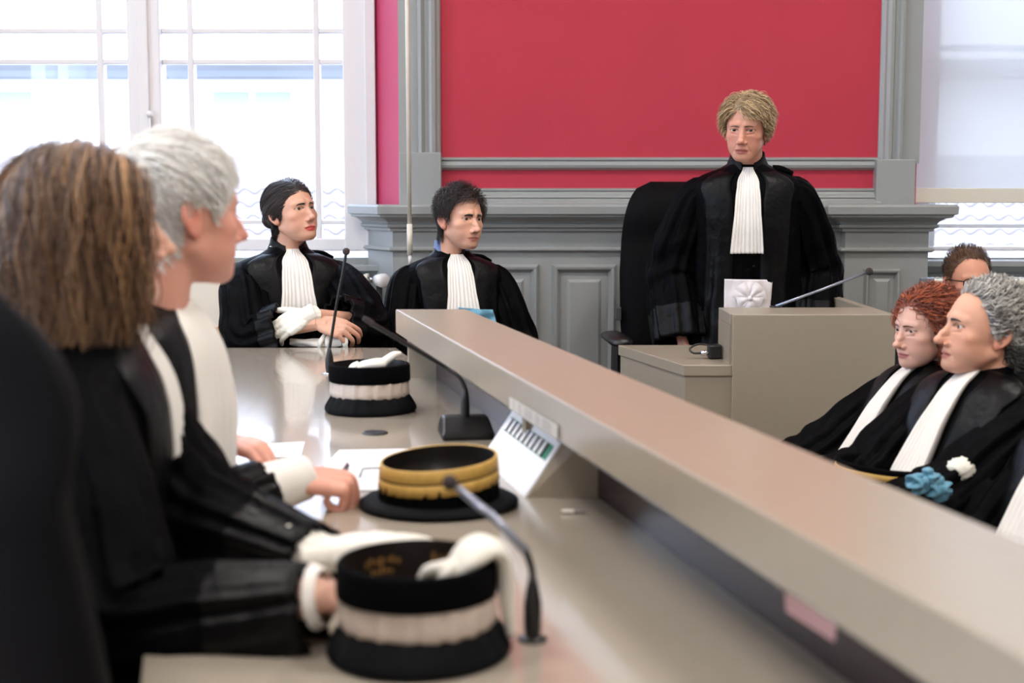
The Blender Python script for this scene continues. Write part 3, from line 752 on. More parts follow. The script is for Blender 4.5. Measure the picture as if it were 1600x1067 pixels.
# near gooseneck microphone
d0 = PZ(832, 1000, TZ)
mc = empty('gooseneck_microphone', d0, 'gooseneck microphone beside the nearest cap, its arm bent across the gold-banded cap', 'microphone')
turned('base_flange', d0, [(.0, .0), (.017, 0), (.017, .003), (.007, .005), (0, .005)], 'black_plastic', mc)
turned('base_stem', d0, [(.008, .0), (.0105, .015), (.0105, .045), (.007, .065), (.004, .08), (0, .081)], 'black_plastic', mc)
yb = d0[1]
gooseneck(mc, [d0 + [0, 0, .075], P(830, 885, yb), P(822, 862, yb)], .0042, n=16)
G().tube([P(822, 862, yb), P(775, 812, yb + .02), P(715, 762, yb + .05)], [.0055, .005, .005], 10).build('arm_tube', 'steel_paint', mc, smooth=True)
ball('foam_head', P(703, 754, yb + .055), .0095, 'foam', mc)
# microphone on the judge's desk
e0 = PZ(1212, 480, PZT)
me_ = empty('gooseneck_microphone', e0, 'long thin microphone slanting up from the judge desk', 'microphone')
turned('base_flange', e0, [(0, 0), (.02, 0), (.02, .004), (0, .006)], 'black_plastic', me_)
tip = P(1358, 424, e0[1] + .05)
G().tube([e0 + [0, 0, .003], e0 * .5 + tip * .5, tip], [.005, .0045, .0045], 10).build('arm_tube', 'steel_paint', me_, smooth=True)
ball('foam_head', tip, .0125, 'foam', me_)
# cable connector on the judge's desk
f0 = PZ(1112, 560, .736)
cc = empty('cable_connector', f0, 'black cable plug with metal sleeve lying on the judge desk', 'connector')
G().box(f0 + [-.012, -.02, 0], f0 + [.03, .03, .045]).build('housing', 'black_plastic', cc, bevel=.006)
G().tube([f0 + [-.035, -.01, .018], f0 + [-.01, -.01, .02]], .008, 12).build('metal_sleeve', 'chrome', cc, smooth=True)
G().tube(crom([f0 + [-.034, -.01, .018], f0 + [-.06, -.005, .018], f0 + [-.068, .01, .03], f0 + [-.04, .03, .042], f0 + [.0, .02, .04]], 24), .0035, 8).build('cable_loop', 'black_plastic', cc, smooth=True)

# sloped document stand under the ledge
uL = norm(np.array([SL, 1, 0])); nL = np.array([uL[1], -uL[0], 0])
q0 = PZ(820, 777, TZ)                       # front near foot corner
q1 = P(876, 692, q0[1] + .016)               # near top corner
ds = empty('document_stand', q0, 'white sloped stand with green striped strip leaning under the ledge', 'stand')
top = np.array([LX(Lle - .012, q0[1] + .06), q0[1] + .06, LZ0 + .012])
top = q1.copy()
far = uL * .37
A0, B0, A1, B1 = q0, top, q0 + far, top + far
hz = np.cross(norm(B0 - A0), norm(far)); hz = hz if hz[2] > 0 else -hz
V = [A0, A1, B1, B0, A0 - hz * .006 + [0, 0, .001], A1 - hz * .006 + [0, 0, .001], B1 - hz * .006, B0 - hz * .006]
F = [(0, 1, 2, 3), (7, 6, 5, 4), (0, 4, 5, 1), (1, 5, 6, 2), (2, 6, 7, 3), (3, 7, 4, 0)]
G().add(V, F).build('front_sheet', 'paper', ds)
# brown cheek on the near side
k3 = np.array([LX(.695, q0[1]), q0[1], TZ + .001]); k4 = np.array([LX(.695, q0[1]), q0[1], LZ0 - .004])
ins = hz * .004 + uL * -.0
V = [A0 - ins, k3, k4, B0 - ins]; V = V + [np.array(v) + uL * .012 for v in V]
G().add(V, [(0, 1, 2, 3), (7, 6, 5, 4), (0, 4, 5, 1), (1, 5, 6, 2), (2, 6, 7, 3), (3, 7, 4, 0)]).build('side_cheek', 'laminate', ds)
def onsheet(u, v, h=.001): return A0 * (1 - v) + B0 * v + far * u + hz * h
def patch(u0, u1, v0, v1, h, material, name, par):
    V = [onsheet(u0, v0, h), onsheet(u1, v0, h), onsheet(u1, v1, h), onsheet(u0, v1, h)]
    V += [np.array(v) - hz * (h - .0002) for v in V]
    return G().add(V, [(0, 1, 2, 3), (0, 4, 5, 1), (1, 5, 6, 2), (2, 6, 7, 3), (3, 7, 4, 0)]).build(name, material, par)
stp = patch(.05, .95, .64, .90, .0012, 'green_card', 'strip', ds)
for i in range(9):
    u = .12 + i * .092
    patch(u, u + .022, .64, .90, .002, 'velvet', 'dark_bar', stp)
    patch(u + .022, u + .070, .655, .885, .004, 'paper', 'white_tab', stp)
# aged card on the inner face of the ledge
cxy = [LX(Lle - .0015, y) for y in (0, 0)]
def onface(px, py):
    d = ray(px, py); a = Lle - .002
    k = a / (d[0] - SL * d[1]); return np.array([0, 0, CAM_H]) + d * k
cd = [onface(797, 620), onface(872, 664), onface(872, 688), onface(797, 638)]
V = cd + [np.array(v) - nL * .0012 for v in cd]
nc = empty('printed_card', np.mean(cd, 0), 'aged printed card stuck on the inner face of the ledge above the white stand', 'card')
G().add(V, [(0, 1, 2, 3), (7, 6, 5, 4), (0, 4, 5, 1), (1, 5, 6, 2), (2, 6, 7, 3), (3, 7, 4, 0)]).build('card', 'paper_aged', nc)
g = G()
for r_ in range(4):
    for k_ in range(7):
        u0 = .06 + k_ * .125 + .02 * ((r_ * 3 + k_) % 3); u1 = u0 + .07 + .02 * ((r_ + k_) % 2); v = .14 + r_ * .19
        f = lambda u, vv: (cd[0] * (1 - u) + cd[1] * u) * (1 - vv) + (cd[3] * (1 - u) + cd[2] * u) * vv - nL * .0018
        g.add([f(u0, v), f(u1, v), f(u1, v + .06), f(u0, v + .06)], [(0, 1, 2, 3)])
g.build('print_lines', 'ink_grey', nc)
# pink note hanging below the ledge
def ongap(px, py, L_):
    d = ray(px, py); k = L_ / (d[0] - SL * d[1]); return np.array([0, 0, CAM_H]) + d * k
pn = [ongap(1226, 925, Lle + .02), ongap(1306, 972, Lle + .02), ongap(1303, 1003, Lle + .02), ongap(1228, 955, Lle + .02)]
V = pn + [v + nL * .001 for v in pn]
o = G().add(V, [(0, 1, 2, 3), (7, 6, 5, 4), (0, 4, 5, 1), (1, 5, 6, 2), (2, 6, 7, 3), (3, 7, 4, 0)]).build('pink_note', 'pink_note'); tag(o, 'pink paper note hanging under the near end of the ledge', 'note')
# sheets of paper, pen, spectacles
def sheet(name, corners, z, label, cat, material='paper'):
    V = [PZ(x, y, z) for x, y in corners]; V = V + [v - [0, 0, .0008] for v in V]
    o = G().add(V, [(0, 1, 2, 3), (7, 6, 5, 4), (0, 4, 5, 1), (1, 5, 6, 2), (2, 6, 7, 3), (3, 7, 4, 0)]).build(name, material); return tag(o, label, cat)
sheet('paper_sheet', [(470, 768), (640, 764), (690, 700), (530, 703)], TZ + .0018, 'white paper sheet under the pen, behind the gold-banded cap', 'paper')
sheet('paper_sheet', [(388, 716), (470, 712), (476, 690), (402, 694)], TZ + .0016, 'white paper sheet beside the white-haired man, under his arm', 'paper')
pe0, pe1 = PZ(526, 750, TZ + .006), PZ(543, 727, TZ + .006)
pen = empty('pen', pe0, 'dark blue ballpoint pen on the white sheet', 'pen')
G().tube([pe0, pe0 * .4 + pe1 * .6, pe1], [.0035, .0045, .0042], 10).build('barrel', 'ink', pen, smooth=True)
G().tube([pe0 - norm(pe1 - pe0) * .012, pe0], [.001, .0032], 8).build('tip', 'chrome', pen, smooth=True)
G().tube([pe1 * .6 + pe0 * .4 + [0, 0, .0055], pe1 + [0, 0, .006]], .0014, 6).build('clip', 'chrome', pen)
# reading glasses behind the gold-banded cap
s0, s1 = PZ(600, 732, TZ + .014), PZ(570, 732, TZ + .014)
gl_ = empty('reading_glasses', PZ(620, 735, TZ), 'folded reading glasses on the paper behind the gold-banded cap', 'glasses')
for k_, cx in enumerate((618, 652)):
    c = PZ(cx, 735, TZ + .016); a = np.linspace(0, 2 * np.pi, 25)
    ring = np.stack([c[0] + .021 * np.cos(a), c[1] + 0 * a, c[2] + .0145 * np.sin(a)], 1)
    fr = G().tube(ring, .0015, 6, cap=False).build('rim', 'ink', gl_)
    V = np.vstack([ring[:-1], c[None]]); G().add(V, [(i, (i + 1) % 24, 24) for i in range(24)]).build('lens', 'glass', fr)
G().tube(crom([PZ(604, 731, TZ + .018), s1, PZ(566, 735, TZ + .012), PZ(562, 745, TZ + .003)], 16), .0016, 6).build('temple', 'ink', gl_)
G().tube([PZ(630, 735, TZ + .02), PZ(640, 735, TZ + .02)], .0015, 6).build('bridge', 'ink', gl_)
# small clear plastic cap on the table
tt = PZ(893, 799, TZ + .004)
cl = empty('plastic_vial', tt, 'tiny clear plastic stick lying on the table beside the ledge', 'vial')
G().tube([tt + [-.016, 0, 0], tt + [.004, 0, 0]], .0035, 8).build('stick', 'glove_white', cl); G().tube([tt + [.004, 0, 0], tt + [.022, 0, .001]], [.004, .0045], 8).build('cover', 'clear_plastic', cl)
# =================================================================== PEOPLE
def s_ell(p, c, r):
    q = (p - np.array(c)) / np.array(r); k0 = np.sqrt((q * q).sum(-1) + 1e-12)
    q2 = q / np.array(r); k1 = np.sqrt((q2 * q2).sum(-1) + 1e-12)
    return k0 * (k0 - 1) / k1
def s_cap(p, a, b_, r0, r1):
    a = np.array(a, float); b_ = np.array(b_, float); ab = b_ - a
    h = np.clip(((p - a) @ ab) / (ab @ ab), 0, 1)
    return np.linalg.norm(p - a - h[..., None] * ab, axis=-1) - (r0 + (r1 - r0) * h)
def smin(a, b_, k):
    h = np.clip(.5 + .5 * (b_ - a) / k, 0, 1); return b_ * (1 - h) + a * h - k * h * (1 - h)
def smax(a, b_, k): return -smin(-a, -b_, k)

DEF = dict(jaw=1.0, width=1.0, nose=1.0, nose_w=1.0, nose_drop=0.0, chin=1.0, lips=1.0, brow=1.0, cheek=1.0, neck=.054, open=.0, eye=1.0, sag=0.0)
def head_sdf(H):
    w = H['width']
    def skull(p):
        ax = np.abs(p[..., 0]); q = np.stack([ax, p[..., 1], p[..., 2]], -1)
        d = s_ell(p, (0, -.008, .030), (.0755 * w, .096, .085))
        d = smin(d, s_ell(p, (0, .034, -.018), (.062 * w, .062, .088)), .03)
        d = smin(d, s_ell(p, (0, .044, -.068), (.049 * w * H['jaw'], .046, .043)), .025)
        d = smin(d, s_cap(q, (.049 * w * H['jaw'], .000, -.056), (.018, .07, -.097), .015, .016), .022)
        d = smin(d, s_cap(p, (0, -.030, -.05), (0, -.056, -.24), H['neck'] * .96, H['neck'] * 1.08), .016)
        return d
    def full(p):
        ax = np.abs(p[..., 0]); q = np.stack([ax, p[..., 1], p[..., 2]], -1)
        d = skull(p)
        d = smin(d, s_ell(p, (0, .080, -.098), (.020 * H['chin'], .0175 * H['chin'], .016)), .014)
        d = smin(d, s_ell(q, (.043 * w, .061, -.026), (.021 * H['cheek'], .02, .017)), .016)
        d = smin(d, s_cap(q, (.012, .0895, .020), (.043, .075, .017), .0085 * H['brow'], .006), .012)
        d = smin(d, s_ell(q, (.034 * w, .052, -.056), (.022, .026, .024)), .02)
        # eye sockets
        d = smax(d, -s_ell(q, (.030, .1035, .000), (.0175, .0165, .0105)), .010)
        # muzzle
        d = smin(d, s_ell(p, (0, .074, -.071), (.029, .023, .022)), .014)
        # nose
        nd = H['nose_drop']; nz = H['nose']
        tip = (0, .099 + .0185 * nz, -.039 - nd)
        d = smin(d, s_cap(p, (0, .089, .010), (0, tip[1] - .004, tip[2] + .004), .0058 * H['nose_w'], .0085 * H['nose_w']), .008)
        d = smin(d, s_cap(p, (0, .088, -.036 - nd), (0, tip[1] - .003, tip[2] + .001), .0125 * H['nose_w'], .0085 * H['nose_w']), .006)
        d = smin(d, s_cap(p, (0, .088, -.016), (0, tip[1] - .010, -.024), .009, .008), .006)
        d = smin(d, s_ell(p, tip, (.0098 * H['nose_w'], .0085, .0078)), .006)
        d = smin(d, s_ell(q, (.0115 * H['nose_w'], .0985, -.0455 - nd), (.0072 * H['nose_w'], .0105, .0065)), .005)
        d = smax(d, -s_ell(q, (.0062, .1045, -.0535 - nd), (.0035, .006, .0035)), .003)
        # lips
        L = H['lips']; o = H['open']
        d = smin(d, s_ell(p, (0, .0915, -.0685), (.0215, .0085, .0040 * L)), .005)
        d = smin(d, s_ell(p, (0, .0905, -.0795 - o), (.0185, .0088, .0050 * L)), .005)
        d = smax(d, -s_cap(q, (0, .104, -.0738 - o * .5), (.026, .090, -.0745 - o * .4), .0022 + o * .5, .0012), .003)
        # nasolabial fold / sag
        if H['sag']:
            d = smax(d, -s_cap(q, (.019, .1, -.05), (.031, .088, -.078), .0030 * H['sag'], .002), .006)
            d = smax(d, -s_cap(q, (.020, .0945, -.0155), (.040, .085, -.014), .0020 * H['sag'], .0012), .005)
        # eyelids with the slit
        lid = s_ell(q, (.0305, .0765, -.0005), (.0145, .0142, .0118))
        d = smin(d, lid, .004)
        d = smax(d, -s_ell(q, (.0305, .0925, -.0008), (.0142, .0125, .0056 * H['eye'])), .0015)
        return d
    return skull, full
def trace(sdf, dirs, c, it=60, rmax=.30):
    r = np.full(len(dirs), .02)
    for _ in range(it):
        d = sdf(c + dirs * r[:, None]); r = np.minimum(r - d * .75, rmax)
    return c + dirs * r[:, None]
HC = np.array([0, .012, -.012])
def head_grid(m=120, n=150):
    u = np.linspace(0, 1, m); ph = np.pi * (.55 * u + .45 * u ** 2.0)
    ph = np.clip(ph, .004, np.pi - .004); th = np.arange(n) / n * 2 * np.pi
    A, B_ = np.meshgrid(ph, th, indexing='ij')
    d = np.stack([np.sin(A) * np.cos(B_), np.cos(A), np.sin(A) * np.sin(B_)], -1).reshape(-1, 3)
    F = grid_faces(m, n, True) + [tuple(range(n)), tuple(range((m - 1) * n, m * n))[::-1]]
    return d, F
HD, HF = head_grid()
def vnoise(p, s, seed=0):
    q = np.random.default_rng(seed); o = np.zeros(len(p))
    for k in range(6):
        v = q.normal(size=3) * s * (1 + .5 * k); o += np.sin(p @ v + q.uniform(0, 6)) / (1 + .5 * k)
    return o / 3
def ear_mesh(side, H):
    m, n = 22, 28
    ph = np.linspace(.02, np.pi - .02, m); th = np.arange(n) / n * 2 * np.pi
    A, B_ = np.meshgrid(ph, th, indexing='ij')
    d = np.stack([np.cos(A), np.sin(A) * np.cos(B_), np.sin(A) * np.sin(B_)], -1).reshape(-1, 3)
    def sdf(p):
        e = s_ell(p, (0, 0, .004), (.0085, .0185, .027)); e = smin(e, s_ell(p, (0, .004, -.022), (.0065, .0095, .012)), .01)
        e = smax(e, -s_ell(p, (.0095, .0030, .000), (.0100, .0100, .0155)), .003)
        e = smax(e, -s_ell(p, (.0095, -.004, .014), (.0060, .0075, .0085)), .003)
        return e
    p = trace(sdf, d, np.array([-.003, 0, 0]), 40, .06)
    # flare outwards at the back, tilt backwards
    y = p[:, 1].copy(); p[:, 0] += np.clip(-y, 0, 1) * .62
    a = .22; yy = p[:, 1] * math.cos(a) - p[:, 2] * math.sin(a); zz = p[:, 1] * math.sin(a) + p[:, 2] * math.cos(a)
    p = np.stack([p[:, 0], yy, zz], 1) * [1, 1.02, 1.05] + [.0705 * H['width'], -.008, -.012]
    F = grid_faces(m, n, True) + [tuple(range(n)), tuple(range((m - 1) * n, m * n))[::-1]]
    if side < 0: p[:, 0] *= -1
    return p, F

def frame_from(yaw, pitch=0, roll=0):
    y, p = math.radians(yaw), math.radians(pitch)
    f = np.array([math.cos(y) * math.cos(p), math.sin(y) * math.cos(p), math.sin(p)])
    r = np.array([math.sin(y), -math.cos(y), 0.]); u = np.cross(r, f)
    a = math.radians(roll); r2 = r * math.cos(a) + u * math.sin(a); u2 = -r * math.sin(a) + u * math.cos(a)
    return np.stack([r2, f, u2], 0)          # rows: right, forward, up

def skin_colors(p, tone, H, opt):
    tone = np.array(lin(*tone)[:3]); C = np.tile(tone, (len(p), 1))
    ax = np.abs(p[:, 0]); x, y, z = p[:, 0], p[:, 1], p[:, 2]
    g = lambda cx, cy, cz, s: np.exp(-(((ax - cx) ** 2 + (y - cy) ** 2 + (z - cz) ** 2) / (s * s)))
    red = opt.get('blush', .5) * .5 * (g(.042, .07, -.035, .034) + .9 * g(0, .115, -.04, .018)) + .04 * vnoise(p, 60, 3)
    C *= (1 + np.clip(red, -.2, 1)[:, None] * np.array([.10, -.22, -.20]))
    lip = np.array(lin(*opt.get('lip', (176, 96, 88)))[:3])
    zc_ = np.where(z > -.074, (z + .0735) / (.0088 - .5 * np.abs(x) * .25), (z + .0745 + H['open']) / (.0100 * (.6 + .4 * H['lips'])))
    mask = np.clip(1.12 - np.sqrt((x / .0240) ** 2 + zc_ ** 2), 0, .22) / .22 * (y > .080) * .85
    C = C * (1 - mask[:, None]) + lip * mask[:, None]
    # dark lash line round the eye opening
    e = np.sqrt(((ax - .0305) / .0158) ** 2 + ((z - .0002) / (.0070 * H['eye'])) ** 2)
    lm = np.clip(1 - np.abs(e - 1.0) / .22, 0, 1) * (y > .06) * (z > -.002) * opt.get('lash', .85)
    C = C * (1 - lm[:, None]) + np.array([.03, .02, .018]) * lm[:, None]
    st = opt.get('stubble', 0)
    if st:
        m = np.clip((-.045 - z) / .02, 0, 1) * np.clip((y - .0) / .03, 0, 1) * st * (1 - mask) * np.clip((z + .14) / .02, 0, 1)
        C = C * (1 - m[:, None]) + C * np.array([.62, .62, .66]) * m[:, None]
    return np.clip(C, 0, 1)

# ---------------------------------------------------------------- hair
def ngrad(sdf, p, e=1e-3):
    d = sdf(p); g = np.stack([sdf(p + np.array(v) * e) - d for v in ((1, 0, 0), (0, 1, 0), (0, 0, 1))], -1)
    return d, norm(g)
def hairline(p, hl):
    yk, zk = hl; return p[:, 2] - np.interp(p[:, 1], yk, zk)
HL_SHORT = ([-.11, -.05, -.03, -.018, .014, .03, .05, .068, .085, .11], [-.085, -.085, -.07, .012, .012, -.012, .022, .052, .064, .068])
HL_HIGH = ([-.11, -.05, -.03, -.018, .012, .024, .04, .056, .075, .11], [-.085, -.08, -.07, .012, .012, -.004, .04, .075, .085, .086])
HL_FULL = ([-.11, -.04, .01, .03, .05, .068, .085, .11], [-.09, -.085, -.03, -.02, .015, .05, .062, .066])
def build_hair(H, skull, S_, M, base_, parent, scale):
    """scalp shell + combed locks, all in head space then moved to the world"""
    q = np.random.default_rng(S_['seed'])
    hl = S_['line']; T = S_['thick']
    hs = lambda p: skull(p)
    # shell
    d = HD[::1]; P0 = trace(skull, d, HC, 40)
    mk_ = hairline(P0, hl) + .004 * vnoise(P0, 140, 2)
    if S_.get('extra_mask') is not None: mk_ = np.maximum(mk_, S_['extra_mask'](P0))
    _, nr = ngrad(skull, P0)
    vol = S_.get('vol', lambda p: np.ones(len(p)))
    off = np.clip((mk_ - .005) / .025, 0, 1) * T * .32 * vol(P0) + .0005
    if S_.get('lump'): off *= 1 + S_['lump'] * vnoise(P0, 110, 5)
    PS = P0 + nr * off[:, None]
    keep = [f for f in HF if len(f) == 4 and min(mk_[list(f)]) > .005]
    base_c = np.array(lin(*S_['color'])[:3]); hi_c = np.array(lin(*S_['color2'])[:3])
    g = G()
    sc = base_c * .75 + hi_c * .25
    used = sorted({i for f in keep for i in f}); mp_ = {v: k for k, v in enumerate(used)}
    cc_ = np.tile(sc, (len(used), 1)) * (1 + .25 * vnoise(PS[used] * [1, .3, .3], 160, 4))[:, None]
    if S_.get('tint') is not None: cc_ = S_['tint'](PS[used], cc_)
    g.add(PS[used], [[mp_[i] for i in f] for f in keep], np.clip(cc_, 0, 1))
    # locks
    n = S_['n']; dirs = norm(q.normal(size=(n * 4, 3)))
    p = trace(skull, dirs, HC, 30)
    mm = hairline(p, hl)
    if S_.get('extra_mask') is not None: mm = np.maximum(mm, S_['extra_mask'](p))
    p = p[mm > -.001 - .003 * q.uniform(0, 1, len(mm))][:n]; n = len(p); mm = hairline(p, hl)
    seg = S_.get('seg', 9); ln = S_['len'](p) * q.uniform(.75, 1.2, n)
    offs = q.uniform(.15, 1.0, n) * T * vol(p) * np.clip(.35 + mm / .03, .35, 1)
    if S_.get('flatroot'): offs = offs * 1
    dd, nr = ngrad(skull, p)
    dirn = norm(S_['comb'](p) + nr * S_.get('lift', .3) + q.normal(size=(n, 3)) * S_.get('mess', .1))
    pts = [p + nr * (offs * .25 + T * .30 * vol(p) * np.clip((mm - .005) / .025, 0, 1))[:, None]]
    cur = pts[0]; step = ln / (seg - 1)
    for k in range(seg - 1):
        t_ = (k + 1) / (seg - 1)
        dirn = norm(dirn * S_.get('stiff', 1.0) + S_['comb'](cur) * .5 * S_.get('follow', 1.0) + np.array([0, 0, -1.0]) * S_.get('grav', .1) * t_ * 2)
        cur = cur + dirn * step[:, None]
        dd, nr = ngrad(hs, cur)
        push = np.maximum(0, offs * (1.0 if S_.get('hold', 1) else .5) - dd); cur = cur + nr * push[:, None]
        pull = np.maximum(0, dd - offs * 1.25) * S_.get('cling', .3); cur = cur - nr * pull[:, None]
        dirn = norm(dirn - nr * (np.minimum(0, (dirn * nr).sum(1)))[:, None])
        pts.append(cur)
    pts = np.stack(pts, 1)                       # n, seg, 3
    if S_.get('curl'):
        amp, wav = S_['curl']; s = np.linspace(0, 1, seg)[None] * ln[:, None]; f0 = q.uniform(0, 6.28, (n, 1))
        a1 = norm(np.cross(pts[:, -1] - pts[:, 0], q.normal(size=(n, 3)))); a2 = norm(np.cross(pts[:, -1] - pts[:, 0], a1))
        ramp = np.clip(np.linspace(0, 1.6, seg), 0, 1)[None]
        pts = pts + (amp * ramp * np.sin(s / wav * 6.28 + f0))[..., None] * a1[:, None] + (amp * ramp * np.cos(s / wav * 6.28 + f0))[..., None] * a2[:, None]
        dd, nr = ngrad(skull, pts.reshape(-1, 3)); pts = pts + (nr * np.maximum(0, .002 - dd)[:, None]).reshape(pts.shape)
    wdt = S_['w'] * q.uniform(.6, 1.3, n)
    prof = np.interp(np.linspace(0, 1, seg), [0, .15, .6, 1], [.8, 1, .85, .15])
    tg = norm(np.gradient(pts, axis=1)); dd, nrm = ngrad(skull, pts.reshape(-1, 3)); nrm = nrm.reshape(pts.shape)
    bi = norm(np.cross(tg, nrm)); nn_ = np.cross(bi, tg)
    k4 = 3; ang = np.arange(k4) / k4 * 2 * np.pi
    V = pts[:, :, None] + (wdt[:, None, None, None] * prof[None, :, None, None]) * (np.cos(ang)[None, None, :, None] * bi[:, :, None] + .5 * np.sin(ang)[None, None, :, None] * nn_[:, :, None])
    V = V.reshape(-1, 3)
    i0 = np.arange(n)[:, None, None] * seg * k4; r0 = np.arange(seg - 1)[None, :, None] * k4; j = np.arange(k4)[None, None]
    a = i0 + r0 + j; b_ = i0 + r0 + (j + 1) % k4
    F = np.stack([a, b_, b_ + k4, a + k4], -1).reshape(-1, 4).tolist()
    mixv = np.clip(q.beta(1.2, S_.get('hib', 2.0), n) + S_.get('hibias', 0) + (S_['streak'](p) if S_.get('streak') else 0), 0, 1)
    colr = base_c * (1 - mixv[:, None]) + hi_c * mixv[:, None]
    colr = colr * q.uniform(.8, 1.2, n)[:, None]
    Cc = np.repeat(colr, seg * k4, axis=0)
    if S_.get('tint') is not None: Cc = S_['tint'](V, Cc)
    g.add(V, F, np.clip(Cc, 0, 1))
    # extra pieces (bun)
    if S_.get('bun'):
        bc, br = S_['bun']; a1 = np.linspace(0, np.pi, 16)
        V, F = lathe([(math.sin(t_) * br[0] + 1e-5, -math.cos(t_) * br[2]) for t_ in a1], bc, 26, lambda a, i: .002 * np.sin(9 * a + i * .8))
        g.add(V, F, base_c)
    # eyebrows
    if S_.get('brow', 1):
        bt = S_.get('browt', 1.0); bcol = np.array(lin(*S_.get('browc', S_['color']))[:3]); nb = 110
        for sd in (-1, 1):
            u = q.uniform(0, 1, nb); bx = .011 + .036 * u; arch = .0160 + .0064 * np.sin(1.75 * u) - .0022 * u * u + S_.get('browz', 0)
            rootp = np.stack([bx, np.full(nb, .11), arch + q.uniform(-.0030, .0030, nb) * bt * (1 - .6 * u)], 1)
            dv = norm(rootp - HC); sp = trace(S_['_full'], dv, HC, 50)
            ends = sp + np.stack([np.full(nb, .0075), np.full(nb, -.001), .002 - .004 * u], 1)
            dv2 = norm(ends - HC); ep = trace(S_['_full'], dv2, HC, 50)
            out = norm(sp - HC)
            for a_, b2, o_ in zip(sp, ep, out):
                a_ = a_ + o_ * .0006; b2 = b2 + o_ * .0012; w_ = .0009 * bt; up = np.array([0, 0, 1.])
                V = np.array([a_ + up * w_, a_ - up * w_, a_ + o_ * .0012, b2]); V[:, 0] *= sd
                g.add(V, [(0, 1, 3), (1, 2, 3), (2, 0, 3)], bcol * q.uniform(.7, 1.2))
    V = np.concatenate(g.V); W_ = base_ + (V * scale) @ M
    o = mk('hair', W_, g.F, 'hair', parent, True, np.concatenate(g.C))
    return o

# ---------------------------------------------------------------- hands
def finger(root_, d, up, lens, rads, bend):
    """chain of 3 phalanges bending towards -up"""
    pts = [root_ - d * .015, root_]; cur = root_; a = 0
    for L_, b_ in zip(lens, bend):
        a += math.radians(b_); v = d * math.cos(a) - up * math.sin(a); cur = cur + v * L_; pts.append(cur)
    return pts
def hand_geo(g, wrist, d, up, side, size=1.0, curl=(25, 35, 20), thumb=35, spread=5, fat=1.0):
    """wrist, direction of fingers, back-of-hand normal, side=+1 right hand"""
    d = norm(d); up = norm(up - d * np.dot(up, d)); lat = np.cross(d, up) * side      # towards thumb is -lat*... thumb side
    th = -lat
    s = size
    g.append((crom([wrist - d * .03 * s, wrist, wrist + d * .03 * s], 8), np.interp(np.linspace(0, 1, 8), [0, 1], [.027, .026]) * s * fat, (1.0, .75), up))
    # palm: four metacarpal tubes
    offs = np.array([.030, .010, -.010, -.028]) * s; lens = np.array([.094, .098, .092, .082]) * s
    fl = [(.042, .026, .020), (.046, .029, .021), (.043, .027, .020), (.034, .021, .018)]
    for k in range(4):
        kn_ = wrist + d * lens[k] + th * offs[k] + up * (.004 if k in (1, 2) else 0) * s
        g.append((crom([wrist + d * .012 * s + th * offs[k] * .5, wrist + d * .05 * s + th * offs[k] * .85 + up * .003 * s, kn_], 12), np.array([.016, .017, .017, .016, .016, .016, .0155, .015, .0145, .014, .0135, .012]) * s * fat, (1, .85), up))
        fd = norm(d + th * math.tan(math.radians(spread)) * (1.5 - k) / 1.5)
        c_ = [x * (1 + .12 * (k - 1)) for x in curl]
        pts = finger(kn_, fd, up, np.array(fl[k]) * s, None, c_)
        pp = crom(pts, 18); r = np.interp(np.linspace(0, 1, 18), [0, .2, .45, .7, .93, 1], [.0105, .0098, .0088, .0082, .0068, .0035]) * s * fat * (1 if k < 3 else .88)
        g.append((pp, r, (1, 1), up))
    tb = wrist + d * .022 * s + th * .022 * s - up * .006 * s
    a = math.radians(thumb); td = norm(d * math.cos(a) + th * math.sin(a) - up * .25)
    pts = [wrist + d * .008 * s + th * .010 * s, tb, tb + td * .042 * s, tb + td * .07 * s + d * .006 * s, tb + td * .086 * s + d * .016 * s]
    g.append((crom(pts, 16), np.interp(np.linspace(0, 1, 16), [0, .3, .6, .9, 1], [.016, .0155, .011, .009, .005]) * s * fat, (1, 1), up))
def fuse(tubes, voxel=.0028, smooth=3):
    """union of tubes as one closed skin (voxel remesh)"""
    V = []; F = []; n0 = 0
    for pts, r, (fa, fb), up in tubes:
        p = np.asarray(pts); T_, N, B = frames(p, up); nn = 12; a = np.arange(nn) / nn * 2 * np.pi
        r = np.full(len(p), r) if np.isscalar(r) else np.asarray(r)
        v = p[:, None] + r[:, None, None] * (np.cos(a)[None, :, None] * N[:, None] * fb + np.sin(a)[None, :, None] * B[:, None] * fa)
        m = len(p); V.append(v.reshape(-1, 3))
        F += [tuple(x + n0 for x in f) for f in grid_faces(m, nn, True) + [tuple(range(nn))[::-1], tuple(range((m - 1) * nn, m * nn))]]
        n0 += m * nn
    me = bpy.data.meshes.new('tmp'); me.from_pydata(np.concatenate(V).tolist(), [], F)
    bm = bmesh.new(); bm.from_mesh(me); bmesh.ops.recalc_face_normals(bm, faces=bm.faces); bm.to_mesh(me); bm.free()
    o = bpy.data.objects.new('tmp', me); COL.objects.link(o)
    md = o.modifiers.new('r', 'REMESH'); md.mode = 'VOXEL'; md.voxel_size = voxel
    ms_ = o.modifiers.new('s', 'SMOOTH'); ms_.factor = .5; ms_.iterations = smooth
    dg = bpy.context.evaluated_depsgraph_get(); ev = o.evaluated_get(dg); m2 = ev.to_mesh()
    nv = len(m2.vertices); co = np.empty(nv * 3, np.float32); m2.vertices.foreach_get('co', co)
    faces = [tuple(p.vertices) for p in m2.polygons]
    ev.to_mesh_clear(); bpy.data.objects.remove(o); bpy.data.meshes.remove(me)
    return co.reshape(-1, 3).astype(float), faces

